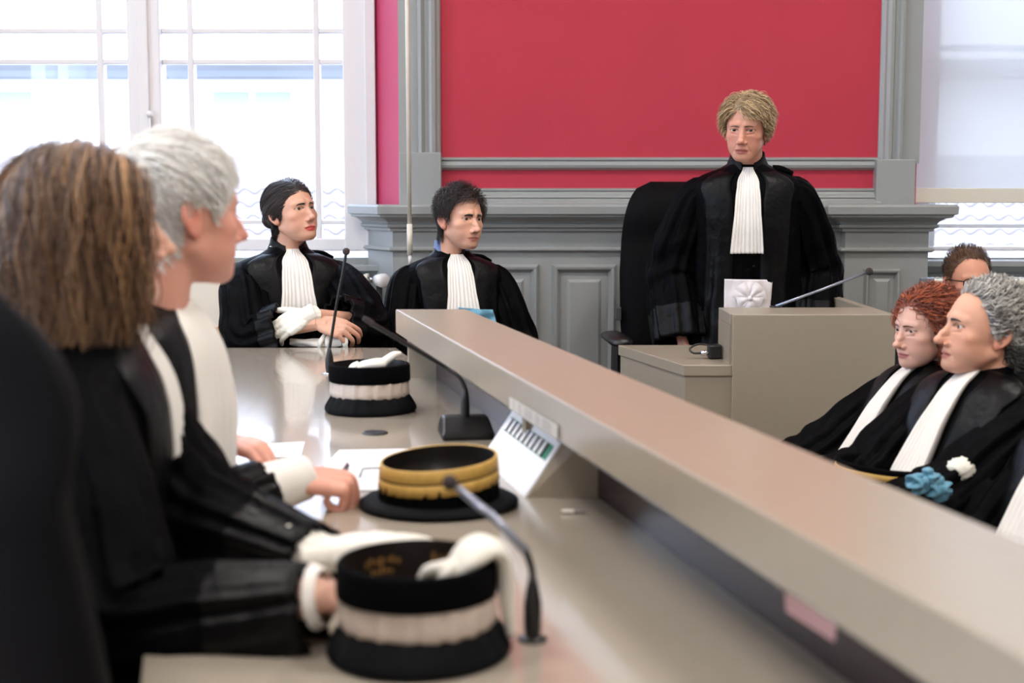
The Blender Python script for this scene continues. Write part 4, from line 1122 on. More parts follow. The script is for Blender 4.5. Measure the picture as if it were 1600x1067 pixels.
def ik(S0, W0, l1, l2, pole):
    v = W0 - S0; D = np.linalg.norm(v); D2 = min(D, (l1 + l2) * .995); v = v / D
    a = (l1 * l1 - l2 * l2 + D2 * D2) / (2 * D2); h = math.sqrt(max(1e-6, l1 * l1 - a * a))
    pl = norm(pole - v * np.dot(pole, v)); return S0 + v * a + pl * h

# ---------------------------------------------------------------- the person
def person(label, head_at, head_scale, head_rot, body_yaw, lean=0, floor=0, seated=True, tone=(214, 168, 146), H=None, hair=None, opt=None,
           neck_off=(-.060, -.136), wrists=None, poles=None, hands=None, robe=True, width=1.0, jabot=True, jab_len=.29, eye_col=(70, 55, 42), gaze=(0, 0),
           sleeve_r=1.0, sleeve_tip=1.0, sleeve_end=.86, collar_w=1.0, extra=None, spine_len=.50, seat_h=.46, jab_w=1.0, facing=True, name='person', tilt=0, wear='robe', depth=1.0):
    opt = opt or {}; HH = dict(DEF); HH.update(H or {})
    M = frame_from(*head_rot); head_at = np.asarray(head_at, float); sc = head_scale
    Bf = frame_from(body_yaw); lat, fwd = Bf[0], Bf[1]; up0 = np.array([0, 0, 1.])
    la = math.radians(lean); ta = math.radians(tilt)
    sp = norm(up0 * math.cos(la) - fwd * math.sin(la) + lat * math.sin(ta)); fw = norm(fwd * math.cos(la) + up0 * math.sin(la))
    lat = norm(np.cross(fw, sp))
    Nk = head_at + M[1] * neck_off[0] * .5 * sc + fw * neck_off[0] * .5 * sc + up0 * neck_off[1] * sc * .35 + M[2] * neck_off[1] * sc * .65
    hip = Nk - sp * spine_len
    root = empty(name, (hip[0], hip[1], floor), label, 'person')
    skull, full = head_sdf(HH)
    # ---- body skin: head, neck, trunk, arms and hands in one mesh
    g = G()
    Ph = trace(full, HD, HC, 70)
    Ch = skin_colors(Ph, tone, HH, opt)
    g.add(head_at + (Ph * sc) @ M, HF, Ch)
    for sd in (1, -1):
        Pe, Fe = ear_mesh(sd, HH); ce = np.array(lin(*tone)[:3]) * [1.03, .86, .84]
        g.add(head_at + (Pe * sc) @ M, Fe, np.tile(np.clip(ce, 0, 1), (len(Pe), 1)))
    tc_ = np.array(lin(*tone)[:3])
    trunk = crom([np.r_[Nk - sp * .02, .045], np.r_[Nk - sp * .15, .085], np.r_[Nk - sp * .33, .085], np.r_[hip, .09]], 12)
    V, F = tube(trunk[:, :3], trunk[:, 3], 14, ref=fw); g.add(V, F, tc_)
    for sd in (1, -1):
        if seated: lg = [hip + lat * .09 * sd, hip + lat * .10 * sd + fwd * .40 + up0 * (floor + seat_h + .06 - hip[2]), np.r_[(hip + lat * .10 * sd + fwd * .42)[:2], floor + .03]]
        else: lg = [hip + lat * .09 * sd, np.r_[(hip + lat * .09 * sd)[:2], floor + .45], np.r_[(hip + lat * .09 * sd)[:2], floor + .02]]
        V, F = tube(crom(lg, 14), np.linspace(.075, .04, 14), 10); g.add(V, F, tc_)
    shoulders = {1: Nk + lat * .170 * width - sp * .080, -1: Nk - lat * .170 * width - sp * .080}
    arms = {}; glove_parts = []
    wr = wrists or {}
    for sd in (1, -1):
        S0 = shoulders[sd]
        W0 = np.asarray(wr[sd], float) if sd in wr else hip + fwd * .28 + lat * .08 * sd + up0 * .10
        pole = np.asarray((poles or {}).get(sd, lat * sd * .6 - up0 * .6 - fwd * .3), float)
        E0 = ik(S0, W0, .29, .25, pole); arms[sd] = (S0, E0, W0)
        hd = (hands or {}).get(sd)
        if hd is None: hd = dict(dir=norm(W0 - E0) + (fwd * .25 if seated else -up0 * .3), up=(up0 + lat * sd * .4) if seated else lat * sd, curl=(28, 38, 22), thumb=25)
        if hd and not hd.get('skip'):
            tubes = [(crom([E0, E0 * .5 + W0 * .5, W0], 10), np.linspace(.030, .027, 10), (1, .9), up0)]
            hand_geo(tubes, W0, np.asarray(hd['dir']), np.asarray(hd['up']), sd, hd.get('size', .95), hd.get('curl', (25, 35, 20)), hd.get('thumb', 35), hd.get('spread', 5), hd.get('fat', 1.0))
            if hd.get('glove'):
                tg_ = []; hand_geo(tg_, W0, np.asarray(hd['dir']), np.asarray(hd['up']), sd, hd.get('size', .95), hd.get('curl', (25, 35, 20)), hd.get('thumb', 35), hd.get('spread', 5), 1.16)
                ed = norm(E0 - W0); gl_len = hd['glove']
                tg_.append((crom([W0 + ed * gl_len, W0 + ed * gl_len * .5, W0], 8), np.linspace(.042, .031, 8), (1, .85), up0))
                Vg, Fg = fuse(tg_, .0028, 3)
                Vg = Vg + .0012 * np.stack([vnoise(Vg, 260, 1), vnoise(Vg, 260, 2), vnoise(Vg, 260, 3)], 1)
                glove_parts.append((Vg, Fg))
            V, F = fuse(tubes)
            ch = np.tile(tc_, (len(V), 1)) * (1 + .06 * vnoise(V, 120, 2))[:, None]
            kn_d = (V - W0) @ norm(hd['dir']); ch *= 1 + np.clip((kn_d - .10) / .08, 0, 1)[:, None] * np.array([.02, -.12, -.12])
            g.add(V, F, np.clip(ch, 0, 1))
            V, F = tube([S0 - sp * .05, E0], [.032, .028], 10); g.add(V, F, tc_)
        else:
            V, F = tube(crom([S0 - sp * .05, E0, W0], 12), np.linspace(.036, .024, 12), 10); g.add(V, F, tc_)
    body = mk('body', np.concatenate(g.V), g.F, 'skin', root, True, np.concatenate(g.C))
    for Vg, Fg in glove_parts: mk('glove', Vg, Fg, 'glove_white', root, True)
    # eyeballs
    for sd in (1, -1):
        m, n = 20, 24; a = np.linspace(0, np.pi, m); b_ = np.arange(n) / n * 2 * np.pi
        gx, gz = math.radians(gaze[0]), math.radians(gaze[1]); f_ = np.array([math.sin(gx), math.cos(gx) * math.cos(gz), math.sin(gz)])
        r_ = norm(np.cross(f_, [0, 0, 1])); u_ = np.cross(r_, f_)
        A, B_ = np.meshgrid(a, b_, indexing='ij')
        V = (np.cos(A)[..., None] * f_ + (np.sin(A) * np.cos(B_))[..., None] * r_ + (np.sin(A) * np.sin(B_))[..., None] * u_).reshape(-1, 3) * .0118 + [.0305 * sd, .0772, -.0006]
        aa = A.reshape(-1); col = np.tile(np.array([.62, .56, .52]), (len(aa), 1))
        iris = aa < .54; col[iris] = lin(*eye_col)[:3]; col[aa < .22] = (.004, .004, .004)
        mk('eyeball', head_at + (V * sc) @ M, grid_faces(m, n, True), 'eye', root, True, col)
    if hair:
        hair = dict(hair); hair['_full'] = full
        build_hair(HH, skull, hair, M, head_at, root, sc)
    # ---- robe
    q = np.random.default_rng(abs(hash(label)) % 1000 if False else sum(map(ord, label)) % 997)
    ph = q.uniform(0, 6.28, 10)
    rows = [(-.012, .060 * collar_w, .060, .062), (.004, .074 * collar_w, .066, .068), (.018, .108, .076, .08), (.032, .152, .086, .092), (.050, .186, .098, .102), (.085, .206, .114, .114), (.18, .202, .130, .122), (.30, .192, .132, .125), (.42, .195, .135, .13)]
    R = np.array(rows); R[:, 1] *= width; R[:, 2:] *= depth
    ts = R[:, 0]
    pth = [Nk - sp * t_ for t_ in ts]; tl = list(ts); hw = list(R[:, 1]); hf = list(R[:, 2]); hb = list(R[:, 3])
    if seated:
        kneez = floor + seat_h + .08
        more = [(hip - sp * .0 + fwd * .03, .215, .15, .14), (np.r_[(hip + fwd * .22)[:2], kneez], .24, .12, .14), (np.r_[(hip + fwd * .42)[:2], kneez - .01], .24, .10, .12), (np.r_[(hip + fwd * .50)[:2], kneez - .14], .25, .09, .12), (np.r_[(hip + fwd * .50)[:2], floor + .02], .27, .10, .13)]
    else:
        h2 = hip[2] - floor
        more = [(hip, .215, .15, .14), (np.r_[hip[:2] - fwd[:2] * .0, floor + h2 * .6], .24, .19, .18), (np.r_[hip[:2], floor + h2 * .3], .27, .22, .21), (np.r_[hip[:2], floor + .02], .30, .25, .24)]
    for p_, a_, b_, c_ in more:
        tl.append(tl[-1] + np.linalg.norm(p_ - pth[-1])); pth.append(p_); hw.append(a_ * width); hf.append(b_); hb.append(c_)
    tl = np.array(tl); A_ = np.c_[np.array(pth), hw, hf, hb]
    def smooth_interp(t_):
        t_ = np.atleast_1d(t_); out = np.zeros((len(t_), A_.shape[1]))
        for dlt, wgt in ((-.02, .2), (-.01, .2), (0, .2), (.01, .2), (.02, .2)):
            tt_ = t_ + dlt * np.clip((t_ + .01) / .08, 0, 1)
            out += wgt * np.stack([np.interp(tt_, tl, A_[:, c_]) for c_ in range(A_.shape[1])], 1)
        return out
    tmax = tl[-1]
    def surf(t_, th, off=0.0, folds=True):
        """world point on the robe at path length t (down from the neck) and angle th (0 = front, + = person's right)"""
        t_ = np.atleast_1d(np.asarray(t_, float)); th = np.atleast_1d(np.asarray(th, float))
        r = smooth_interp(t_); r2 = smooth_interp(t_ + .012); r1 = smooth_interp(t_ - .012)
        tan = norm(r2[:, :3] - r1[:, :3]); fr = norm(np.cross(tan, np.tile(lat, (len(t_), 1))))
        fr = np.where((fr @ fw + fr @ up0)[:, None] < 0, -fr, fr)
        e = .86; c_, s_ = np.cos(th), np.sin(th)
        cc = np.sign(c_) * np.abs(c_) ** e; ss = np.sign(s_) * np.abs(s_) ** e
        hd_ = np.where(c_ > 0, r[:, 4], r[:, 5])
        amp = np.clip((t_ - .09) / .35, 0, 1) * .010 if folds else 0 * t_
        wv = np.sin(9 * th + ph[0] + 2.2 * t_) + .7 * np.sin(15 * th + ph[1] - 3 * t_) + .4 * np.sin(23 * th + ph[2])
        sm = .004 * np.sin(14 * t_ + 3 * th + ph[3]) * np.clip((t_ - .1) / .2, 0, 1)
        k_ = off + amp * wv * .55 + sm
        return r[:, :3] + lat * ((r[:, 3] + k_) * ss)[:, None] + fr * ((hd_ + k_) * cc)[:, None]
    m, n = 90, 110
    tt = np.concatenate([np.linspace(tl[0], .15, 24), np.linspace(.16, tmax, m - 24)]); th = np.arange(n) / n * 2 * np.pi
    Tt, Th = np.meshgrid(tt, th, indexing='ij')
    V = surf(Tt.ravel(), Th.ravel())
    cloth = 'robe' if wear == 'robe' else wear
    garment = mk('robe' if wear == 'robe' else 'jacket', V, grid_faces(m, n, True), cloth, root, True)
    def strip(name_, t0, t1, th0, th1, off, material, nm=40, nn=10, wav=None, thick=.002, par=None):
        """a band lying on the robe; th0/th1 may be functions of t"""
        tt_ = np.linspace(t0, t1, nm); u = np.linspace(0, 1, nn); Vs = []
        f0 = th0 if callable(th0) else (lambda t_: np.full_like(t_, th0)); f1 = th1 if callable(th1) else (lambda t_: np.full_like(t_, th1))
        T2, U2 = np.meshgrid(tt_, u, indexing='ij'); TH = f0(T2) * (1 - U2) + f1(T2) * U2
        o_ = off + (wav(T2, U2) if wav else 0 * T2)
        a_ = surf(T2.ravel(), TH.ravel(), o_.ravel()); b_ = surf(T2.ravel(), TH.ravel(), (np.full_like(o_, off) - thick - .004).ravel())
        V_ = np.vstack([a_, b_]); k_ = nm * nn; F_ = grid_faces(nm, nn) + [tuple(x + k_ for x in f[::-1]) for f in grid_faces(nm, nn)]
        for i in range(nm - 1):
            for j in (0, nn - 1): F_.append((i * nn + j, (i + 1) * nn + j, k_ + (i + 1) * nn + j, k_ + i * nn + j))
        for j in range(nn - 1):
            for i in (0, nm - 1): F_.append((i * nn + j, i * nn + j + 1, k_ + i * nn + j + 1, k_ + i * nn + j))
        return G().add(V_, F_).build(name_, material, par if par is not None else root, smooth=True)
    if wear == 'robe':
        # standing collar
        cprof = []
        for t_, o_ in ((.012, .004), (-.004, .005), (-.028, .002), (-.046, -.001), (-.049, -.005), (-.040, -.009), (.004, -.006)):
            r = smooth_interp(np.array([max(t_, -.012)]))[0]; c_ = Nk - sp * t_; gap = .38
            a_ = np.linspace(gap, 2 * np.pi - gap, 44)
            drop = np.clip((np.cos(a_) - .1) / .9, 0, 1) * .034
            cprof.append(c_ - sp * drop[:, None] + lat * ((r[3] + o_) * np.sin(a_))[:, None] + fw * ((r[4] + o_ + .01 * np.clip(np.cos(a_), 0, 1)) * np.cos(a_))[:, None])
        mk('collar', np.concatenate(cprof), grid_faces(7, 44), 'satin', root, True)
        if facing:
            for sd in (1, -1):
                strip('robe_facing', .014, min(.62, tmax - .3) if seated else .95, lambda t_, s_=sd: s_ * (.20 + np.clip(.10 - t_, 0, .1) * 1.6), lambda t_, s_=sd: s_ * (.74 + np.clip(.10 - t_, 0, .1) * 4.5), .005, 'satin', nm=50)
    # sleeves
    for sd in (1, -1):
        S0, E0, W0 = arms[sd]
        end = E0 + (W0 - E0) * sleeve_end
        inn = Nk + lat * .10 * sd * width - sp * .135
        drop = up0 * (-.018 if wear == 'robe' else 0)
        pp = crom([inn, S0 - sp * .030 - lat * sd * .006, S0 * .55 + E0 * .45 + drop * .5, E0 + drop, E0 * .5 + end * .5 + drop, end + drop * .5], 44)
        s = np.linspace(0, 1, 44); srr = sleeve_r
        rad = np.interp(s, [0, .12, .22, .4, .6, .8, 1], [.050, .066, .070, .076 * srr, .084 * srr, .088 * srr * (.4 + .6 * sleeve_tip), .086 * srr * sleeve_tip]) if wear == 'robe' else np.interp(s, [0, .2, .6, 1], [.07, .068, .056, .045])
        ref = fw if abs(np.dot(norm(pp[1] - pp[0]), fw)) < .9 else up0
        T_, N, B = frames(pp, ref); nn = 64; a = np.arange(nn) / nn * 2 * np.pi
        amp = np.interp(s, [0, .14, .25, .6, 1], [.0, .03, .08, .11, .11]) * (1 if wear == 'robe' else .3)
        wv = np.sin(11 * a[None] + ph[4] + sd + 1.5 * s[:, None]) * .6 + .5 * np.sin(17 * a[None] + ph[5] - 2 * s[:, None]) + .45 * np.sin(6 * a[None] + ph[6] + 5 * s[:, None])
        ring = .05 * np.sin(s * 38 + 3 * np.sin(a[None].T * 2).T.mean() + 2 * np.sin(a[None] * 2 + ph[7]).T).T * np.exp(-((s - .58) / .16) ** 2)[:, None] if False else np.exp(-((s[:, None] - .58) / .15) ** 2) * .06 * np.sin(44 * s[:, None] + 2 * np.sin(2 * a[None] + ph[7]))
        rr = rad[:, None] * (1 + amp[:, None] * wv + ring)
        V = pp[:, None] + rr[..., None] * (np.cos(a)[None, :, None] * N[:, None] + np.sin(a)[None, :, None] * B[:, None])
        # bell: the loose underside hangs
        if wear == 'robe':
            und = np.clip(-(V - pp[:, None]) @ up0 / rad[:, None], 0, 1); V[..., 2] -= und * np.interp(s, [0, .3, .6, 1], [0, .01, .035, .03])[:, None] * srr
        Vi = pp[::-1][:6, None] * .12 + V[::-1][:6] * .88           # turned-in lining at the cuff
        V2 = np.concatenate([V.reshape(-1, 3), Vi.reshape(-1, 3)])
        sl_ = mk('sleeve', V2, grid_faces(44 + 6, nn, True), cloth, root, True)
        if wear == 'robe':
            k0 = 35; Vc = []
            for i in list(range(k0, 44)): Vc.append(pp[i] + (V[i] - pp[i]) * 1.012)
            for i in (43,): Vc.append(pp[i] + (V[i] - pp[i]) * .97)
            mk('cuff', np.concatenate(Vc), grid_faces(len(Vc), nn, True), 'satin', sl_, True)
        hd = (hands or {}).get(sd)
        if hd and hd.get('cuff'):
            c0, c1 = hd['cuff']; aa = W0 + (E0 - W0) * c0; bb = W0 + (E0 - W0) * c1
            V_, F_ = tube([aa, aa * .9 + bb * .1, aa * .5 + bb * .5, bb], np.array([.036, .039, .041, .045]) * hd.get('cuff_r', 1), 28, cap=False)
            mk('shirt_cuff', V_, F_, 'linen', root, True)
    if wear == 'robe' and opt.get('tab', True):
        # small rolled shoulder piece on the left shoulder
        sx = Nk - lat * .09 * width - sp * .030; sx2 = Nk - lat * .158 * width - sp * .052
        a_ = np.array([sx, (sx + sx2) / 2 + sp * .004, sx2]); 
        ribbon('shoulder_piece', a_ - fw * .02 + sp * .020, [.024, .026, .022], [.009, .011, .009], 'velvet', root, 3, m=14, rough=.002, ref=sp)
    if jabot:
        npl = 9
        kw = dict(nm=46, nn=89, wav=lambda t_, u: .0022 * np.sin(u * npl * 2 * np.pi) * np.clip(.35 + t_ * 4, .3, 1) + .010 * np.clip((t_ - .10) / .2, 0, 1) + .004 * np.sin(u * 5 + 9 * t_), thick=.003)
        j0 = np.array([.020, .0]);
        f = lambda s_: (lambda t_: s_ * np.interp(t_, [0, .02, .06, .15, jab_len], np.array([.22, .22, .18, .20, .27]) * jab_w) + opt.get('jab_shift', 0) * np.clip(t_ / .3, 0, 1))
        strip('jabot', -.004 if not opt.get('shirt') else .004, jab_len, f(-1), f(1), .010, 'linen', **kw)
    if opt.get('shirt'):
        V_, F_ = tube([Nk - sp * .02, Nk + sp * .02, Nk + sp * .050], np.array([.066, .064, .061]) * opt.get('shirt_r', 1), 36, cap=False, ref=fw)
        mk('shirt_collar', V_, F_, opt['shirt'], root, True)
    return dict(root=root, Nk=Nk, sp=sp, fw=fw, lat=lat, hip=hip, surf=surf, strip=strip, arms=arms, M=M, at=head_at, sc=sc)
attr_mat('eye', rough=.12, spec=.6)
# ---------------------------------------------------------------- the nine people
up0 = np.array([0, 0, 1.])
def comb_back(p): return norm(np.stack([p[:, 0] * .6, np.full(len(p), -1.0), -.35 + p[:, 2] * 2], 1))
def comb_down(p): return norm(np.stack([p[:, 0] * 4, p[:, 1] * 3, np.full(len(p), -1.0)], 1))
def part_side(px_):
    def f(p):
        s = np.sign(p[:, 0] - px_); top = np.clip((p[:, 2] - .05) / .06, 0, 1)
        return norm(np.stack([s * (.25 + top), p[:, 1] * 2 - .05, -1.0 + .8 * top], 1))
    return f

# 1 brown-haired woman, left foreground
hs1 = dict(seed=1, line=HL_FULL, thick=.017, color=(78, 54, 40), color2=(196, 150, 104), n=4200, len=lambda p: .19 + .10 * np.clip((p[:, 2] + .05) / .15, 0, 1), comb=lambda p: norm(part_side(.012)(p) + np.array([0, -.22, 0])), lift=.15, mess=.10, grav=.45, stiff=1.0, cling=.12, w=.0017, seg=12, hib=2.2, curl=(.007, .13), brow=0,
           streak=lambda p: .5 * (vnoise(p, 60, 9) > .35) - .12, vol=lambda p: 1 + .3 * (p[:, 2] > .06))
h1 = P(132, 357, 1.95)
w1r = PZ(502, 932, .80); w1l = PZ(500, 868, .795)
p1 = person('woman with shoulder-length highlighted brown hair in black robe, left foreground', h1, .96, (22, 3, 0), 10, lean=-4, neck_off=(.0, -.140), tone=(226, 178, 156), hair=hs1, H=dict(neck=.048, width=.97, jaw=.93),
            wrists={1: w1r, -1: w1l}, hands={1: dict(dir=(.9, .35, -.12), up=(0, 0, 1), curl=(25, 30, 20), cuff=(-.02, .03), cuff_r=.86), -1: dict(dir=(.9, .30, .10), up=(0, .1, 1), curl=(14, 30, 25), thumb=25, glove=.05)}, sleeve_r=.92, sleeve_tip=.58, sleeve_end=.96, depth=.95, width=.95,
            poles={1: (-.5, -.25, -.85), -1: (-.4, .1, -.9)})
# 2 white-haired man
def comb_fwd(p): return norm(np.stack([p[:, 0] * 3, .6 - p[:, 1] * 3, -.5 + 0 * p[:, 0] + np.clip(p[:, 2] - .07, 0, 1) * 8], 1))
hs2 = dict(seed=2, line=HL_SHORT, thick=.014, color=(228, 223, 215), color2=(255, 255, 252), n=4000, len=lambda p: .020 + .018 * np.clip((p[:, 2] - .02) / .08, 0, 1), comb=comb_fwd, lift=.35, mess=.35, grav=.1, w=.0012, seg=6, hib=1.0, vol=lambda p: .45 + .75 * np.clip((p[:, 2] - .0) / .09, 0, 1), browc=(190, 180, 168), curl=(.0015, .04))
h2 = P(274, 328, 2.25)
w2r = PZ(455, 752, .79); w2l = PZ(350, 690, .80)
p2_ = person('white-haired man in black robe and white jabot seated at the table', h2, 1.0, (38, -2, 0), -6, lean=-4, tone=(224, 164, 144), hair=hs2, H=dict(neck=.060, jaw=1.08, width=1.02, nose=1.05), opt=dict(blush=.8, shirt='linen'),
            wrists={1: w2r, -1: w2l}, hands={1: dict(dir=(.9, .25, -.10), up=(0, -.25, 1), curl=(75, 85, 45), thumb=30, size=1.02, cuff=(-.12, .20), cuff_r=.98), -1: dict(dir=(.8, -.5, -.1), up=(0, 0, 1), curl=(40, 60, 30))}, sleeve_r=.95, sleeve_tip=.66, sleeve_end=.84,
            poles={1: (-.6, -.35, -.7), -1: (-.6, .4, -.7)}, jab_w=1.5, jab_len=.34)
# 3 dark-haired woman
def comb3(p):
    s = np.sign(p[:, 0] - .015); top = np.clip((p[:, 2] - .06) / .05, 0, 1)
    return norm(np.stack([s * (.1 + top * .9), np.full(len(p), -.9), -.25 - .2 * (1 - top) + 0 * p[:, 0]], 1))
hs3 = dict(seed=3, line=HL_FULL, thick=.013, color=(28, 21, 23), color2=(74, 58, 60), n=2600, len=lambda p: .10 + 0 * p[:, 0], comb=comb3, lift=.0, mess=.03, grav=.05, w=.0012, seg=8, hib=2.5, cling=.8, follow=1.5, bun=((0, -.115, -.01), (.036, .036, .034)), browt=1.1, browc=(36, 24, 20))
h3 = P(454, 331, 5.08)
w3r = P(497, 505, 4.80); w3l = P(480, 492, 4.80)
p3 = person('dark-haired woman with red lips in black robe holding white gloves', h3, .97, (-42, 10, -4), -68, lean=2, tone=(216, 166, 142), hair=hs3, H=dict(neck=.046, width=1.0, jaw=.98, nose=.95, lips=1.25, chin=1.05, nose_w=.95), opt=dict(lip=(196, 44, 62), lash=.9, blush=.7),
            wrists={1: w3r, -1: w3l}, poles={1: (-.8, -.2, -.6), -1: (.8, -.2, -.6)}, sleeve_end=.50, sleeve_r=1.05, width=1.05, gaze=(8, 4),
            hands={1: dict(dir=(.88, -.10, -.22), up=(.15, -.72, .66), curl=(38, 40, 20), size=1.0, thumb=15, spread=9), -1: dict(dir=(-.85, -.1, -.45), up=(-.3, -.85, .35), curl=(20, 30, 15), thumb=50, size=1.0, glove=.03)}, jab_len=.27)
# 4 young man
hs4 = dict(seed=4, line=([-.11, -.05, -.03, -.018, .014, .03, .045, .06, .08, .11], [-.085, -.085, -.07, .016, .016, -.012, .03, .066, .076, .078]), thick=.018, color=(34, 26, 25), color2=(74, 58, 54), n=3800, len=lambda p: .035 + .03 * np.clip((p[:, 2] - .0) / .08, 0, 1), comb=lambda p: norm(np.stack([p[:, 0] * 5 + .25, .25 - p[:, 1] * 2, p[:, 2] * 6 - .45], 1)), lift=.6, mess=.35, grav=.12, w=.0010, seg=8, hib=2, cling=.25, curl=(.004, .06), browt=1.7, browc=(34, 24, 22), browz=-.001, vol=lambda p: .45 + .6 * np.clip((p[:, 2] + .01) / .08, 0, 1))
h4 = P(717, 341, 5.22)
p4 = person('young man with tousled dark hair in black robe seated against the panelling', h4, .95, (-50, -1, 2), -72, lean=3, tone=(222, 170, 146), hair=hs4, H=dict(neck=.052, jaw=.98, nose=1.15, nose_drop=.002, lips=.8, brow=1.1), opt=dict(stubble=.35, lip=(186, 112, 100), blush=.35, shirt='blue_shirt'), gaze=(6, 0), jab_len=.26, width=.98, sleeve_r=1.0)
# 5 standing judge
def comb5(p):
    s = np.sign(p[:, 0] - .02); fr = np.clip((p[:, 1] - .0) / .05, 0, 1)
    return norm(np.stack([s * .9 + p[:, 0] * 3, fr * .55 - .5 + p[:, 1] * 2, -.45 + 0 * p[:, 0]], 1))
hs5 = dict(seed=5, line=([-.11, -.05, .0, .03, .05, .068, .085, .11], [-.062, -.058, -.03, -.012, .02, .056, .068, .070]), thick=.021, color=(112, 90, 66), color2=(222, 192, 146), n=2800, len=lambda p: .038 + .028 * np.clip((p[:, 2]) / .08, 0, 1), comb=comb5, lift=.55, mess=.8, grav=.12, w=.0017, seg=8, hib=.9, cling=.3, curl=(.003, .06), browc=(128, 98, 76), browt=.9)
h5 = P(1167, 199, 4.95)
p5 = person('standing judge with short blond-grey hair, black robe and white pleated jabot', h5, .94, (-110, -9, 2), -97, neck_off=(-.06, -.148), lean=-9, seated=False, tone=(208, 150, 128), hair=hs5, H=dict(neck=.052, jaw=1.0, width=.97, nose=1.05, nose_w=1.1, sag=1.2, lips=.75, open=.0022, eye=.72), opt=dict(blush=.9, lip=(160, 84, 80)), gaze=(-4, 0),
            wrists={1: P(1064, 520, 5.04), -1: P(1266, 515, 5.04)}, poles={1: (-.5, .8, .1), -1: (.5, .8, .1)}, sleeve_r=1.12, sleeve_end=1.08, spine_len=.52, jab_len=.285, width=1.0, jab_w=.82)
# 6 red-haired woman
def comb6(p): return norm(np.stack([p[:, 0] * 5, -.35 + 0 * p[:, 0], -.5 + p[:, 2] * 5], 1))
hs6 = dict(seed=6, line=([-.11, -.04, .01, .03, .05, .068, .085, .11], [-.12, -.11, -.075, -.02, .03, .062, .07, .072]), vol=lambda p: np.where(p[:, 2] > .05, .6, 1.0), thick=.034, color=(74, 30, 20), color2=(190, 92, 48), n=2400, len=lambda p: .085 + 0 * p[:, 0], comb=comb6, lift=.6, mess=.5, grav=.35, w=.0017, seg=16, hib=1.3, cling=.3, curl=(.010, .045), lump=.4, browc=(120, 70, 50), browt=.8)
h6 = P(1449, 512, 3.75)
p6 = person('red curly-haired woman in black robe seated below the judge desk', h6, .88, (-156, -3, 0), -166, lean=27, floor=LOW, tone=(226, 178, 158), neck_off=(-.06, -.112), hair=hs6, H=dict(neck=.047, jaw=.95, nose=1.05, nose_drop=.003, sag=1.0, lips=.7, eye=.75), opt=dict(lip=(180, 96, 96), shirt='knit_cream', shirt_r=.98, tab=False), gaze=(0, -6), jab_len=.36, jab_w=.62, seat_h=.44, width=.95, depth=.92)
# 7 grey curly-haired man
hs7 = dict(seed=7, line=HL_HIGH, vol=lambda p: np.where(p[:, 1] > -.035, .25 + .6 * np.clip((p[:, 2] - .01) / .05, 0, 1), .8), thick=.020, color=(74, 71, 68), color2=(226, 222, 214), n=2600, len=lambda p: .052 + 0 * p[:, 0], comb=lambda p: norm(np.stack([p[:, 0] * 5, p[:, 1] * 4 - .5, -.3 + p[:, 2] * 6], 1)), lift=.6, mess=.6, grav=.1, w=.0015, seg=14, hib=.9, cling=.35, curl=(.0075, .030), browc=(70, 62, 58), browt=1.0, lump=.3,
           tint=lambda V, C: C * (1 - .88 * (np.clip((-.012 - V[:, 2]) / .03, 0, 1) * (V[:, 1] < .0))[:, None]))
h7 = P(1541, 515, 3.33)
p7 = person('grey curly-haired man in black robe seated at the right, seen in profile', h7, .95, (-173, 8, 0), -158, lean=24, floor=LOW, tone=(222, 166, 138), neck_off=(-.06, -.095), hair=hs7, H=dict(neck=.058, jaw=1.1, width=1.02, nose=1.2, nose_drop=.003, nose_w=1.12, brow=1.15, sag=.8, lips=.85, chin=1.1), opt=dict(stubble=.3, blush=.6, shirt='linen', tab=False), gaze=(0, 0), jab_len=.34, jab_w=.66, seat_h=.44, width=1.04)
# 8 man in glasses
hs8 = dict(seed=8, line=HL_HIGH, thick=.013, color=(72, 50, 36), color2=(150, 112, 84), n=2400, len=lambda p: .018 + .025 * np.clip((p[:, 2] - .03) / .06, 0, 1), comb=lambda p: norm(np.stack([p[:, 0] * 2 + .2, .2 - p[:, 1], p[:, 2] * 8 - .2], 1)), lift=.5, mess=.3, grav=0, w=.0009, seg=6, hib=1.5, vol=lambda p: .4 + .7 * np.clip(p[:, 2] / .08, 0, 1), browc=(80, 56, 40))
h8 = P(1511, 438, 5.35)
p8 = person('man in dark-rimmed glasses seated behind the grey curly-haired man', h8, 1.0, (-84, -2, 0), -92, lean=6, floor=LOW, tone=(220, 158, 132), hair=hs8, H=dict(neck=.057), opt=dict(blush=.6), jabot=False, wear='dark_jacket', seat_h=.44)
# 9 person at the right edge of the picture, only the robe shows
h9 = P(1705, 560, 2.95)
p9 = person('person in black robe cut off by the right edge, white pleats at the frame', h9, 1.0, (-178, 0, 0), -158, lean=20, floor=LOW, tone=(222, 168, 142), hair=dict(hs8, seed=12, n=900), H=dict(neck=.057), opt=dict(tab=False), jab_len=.42, seat_h=.44, jab_w=1.0)
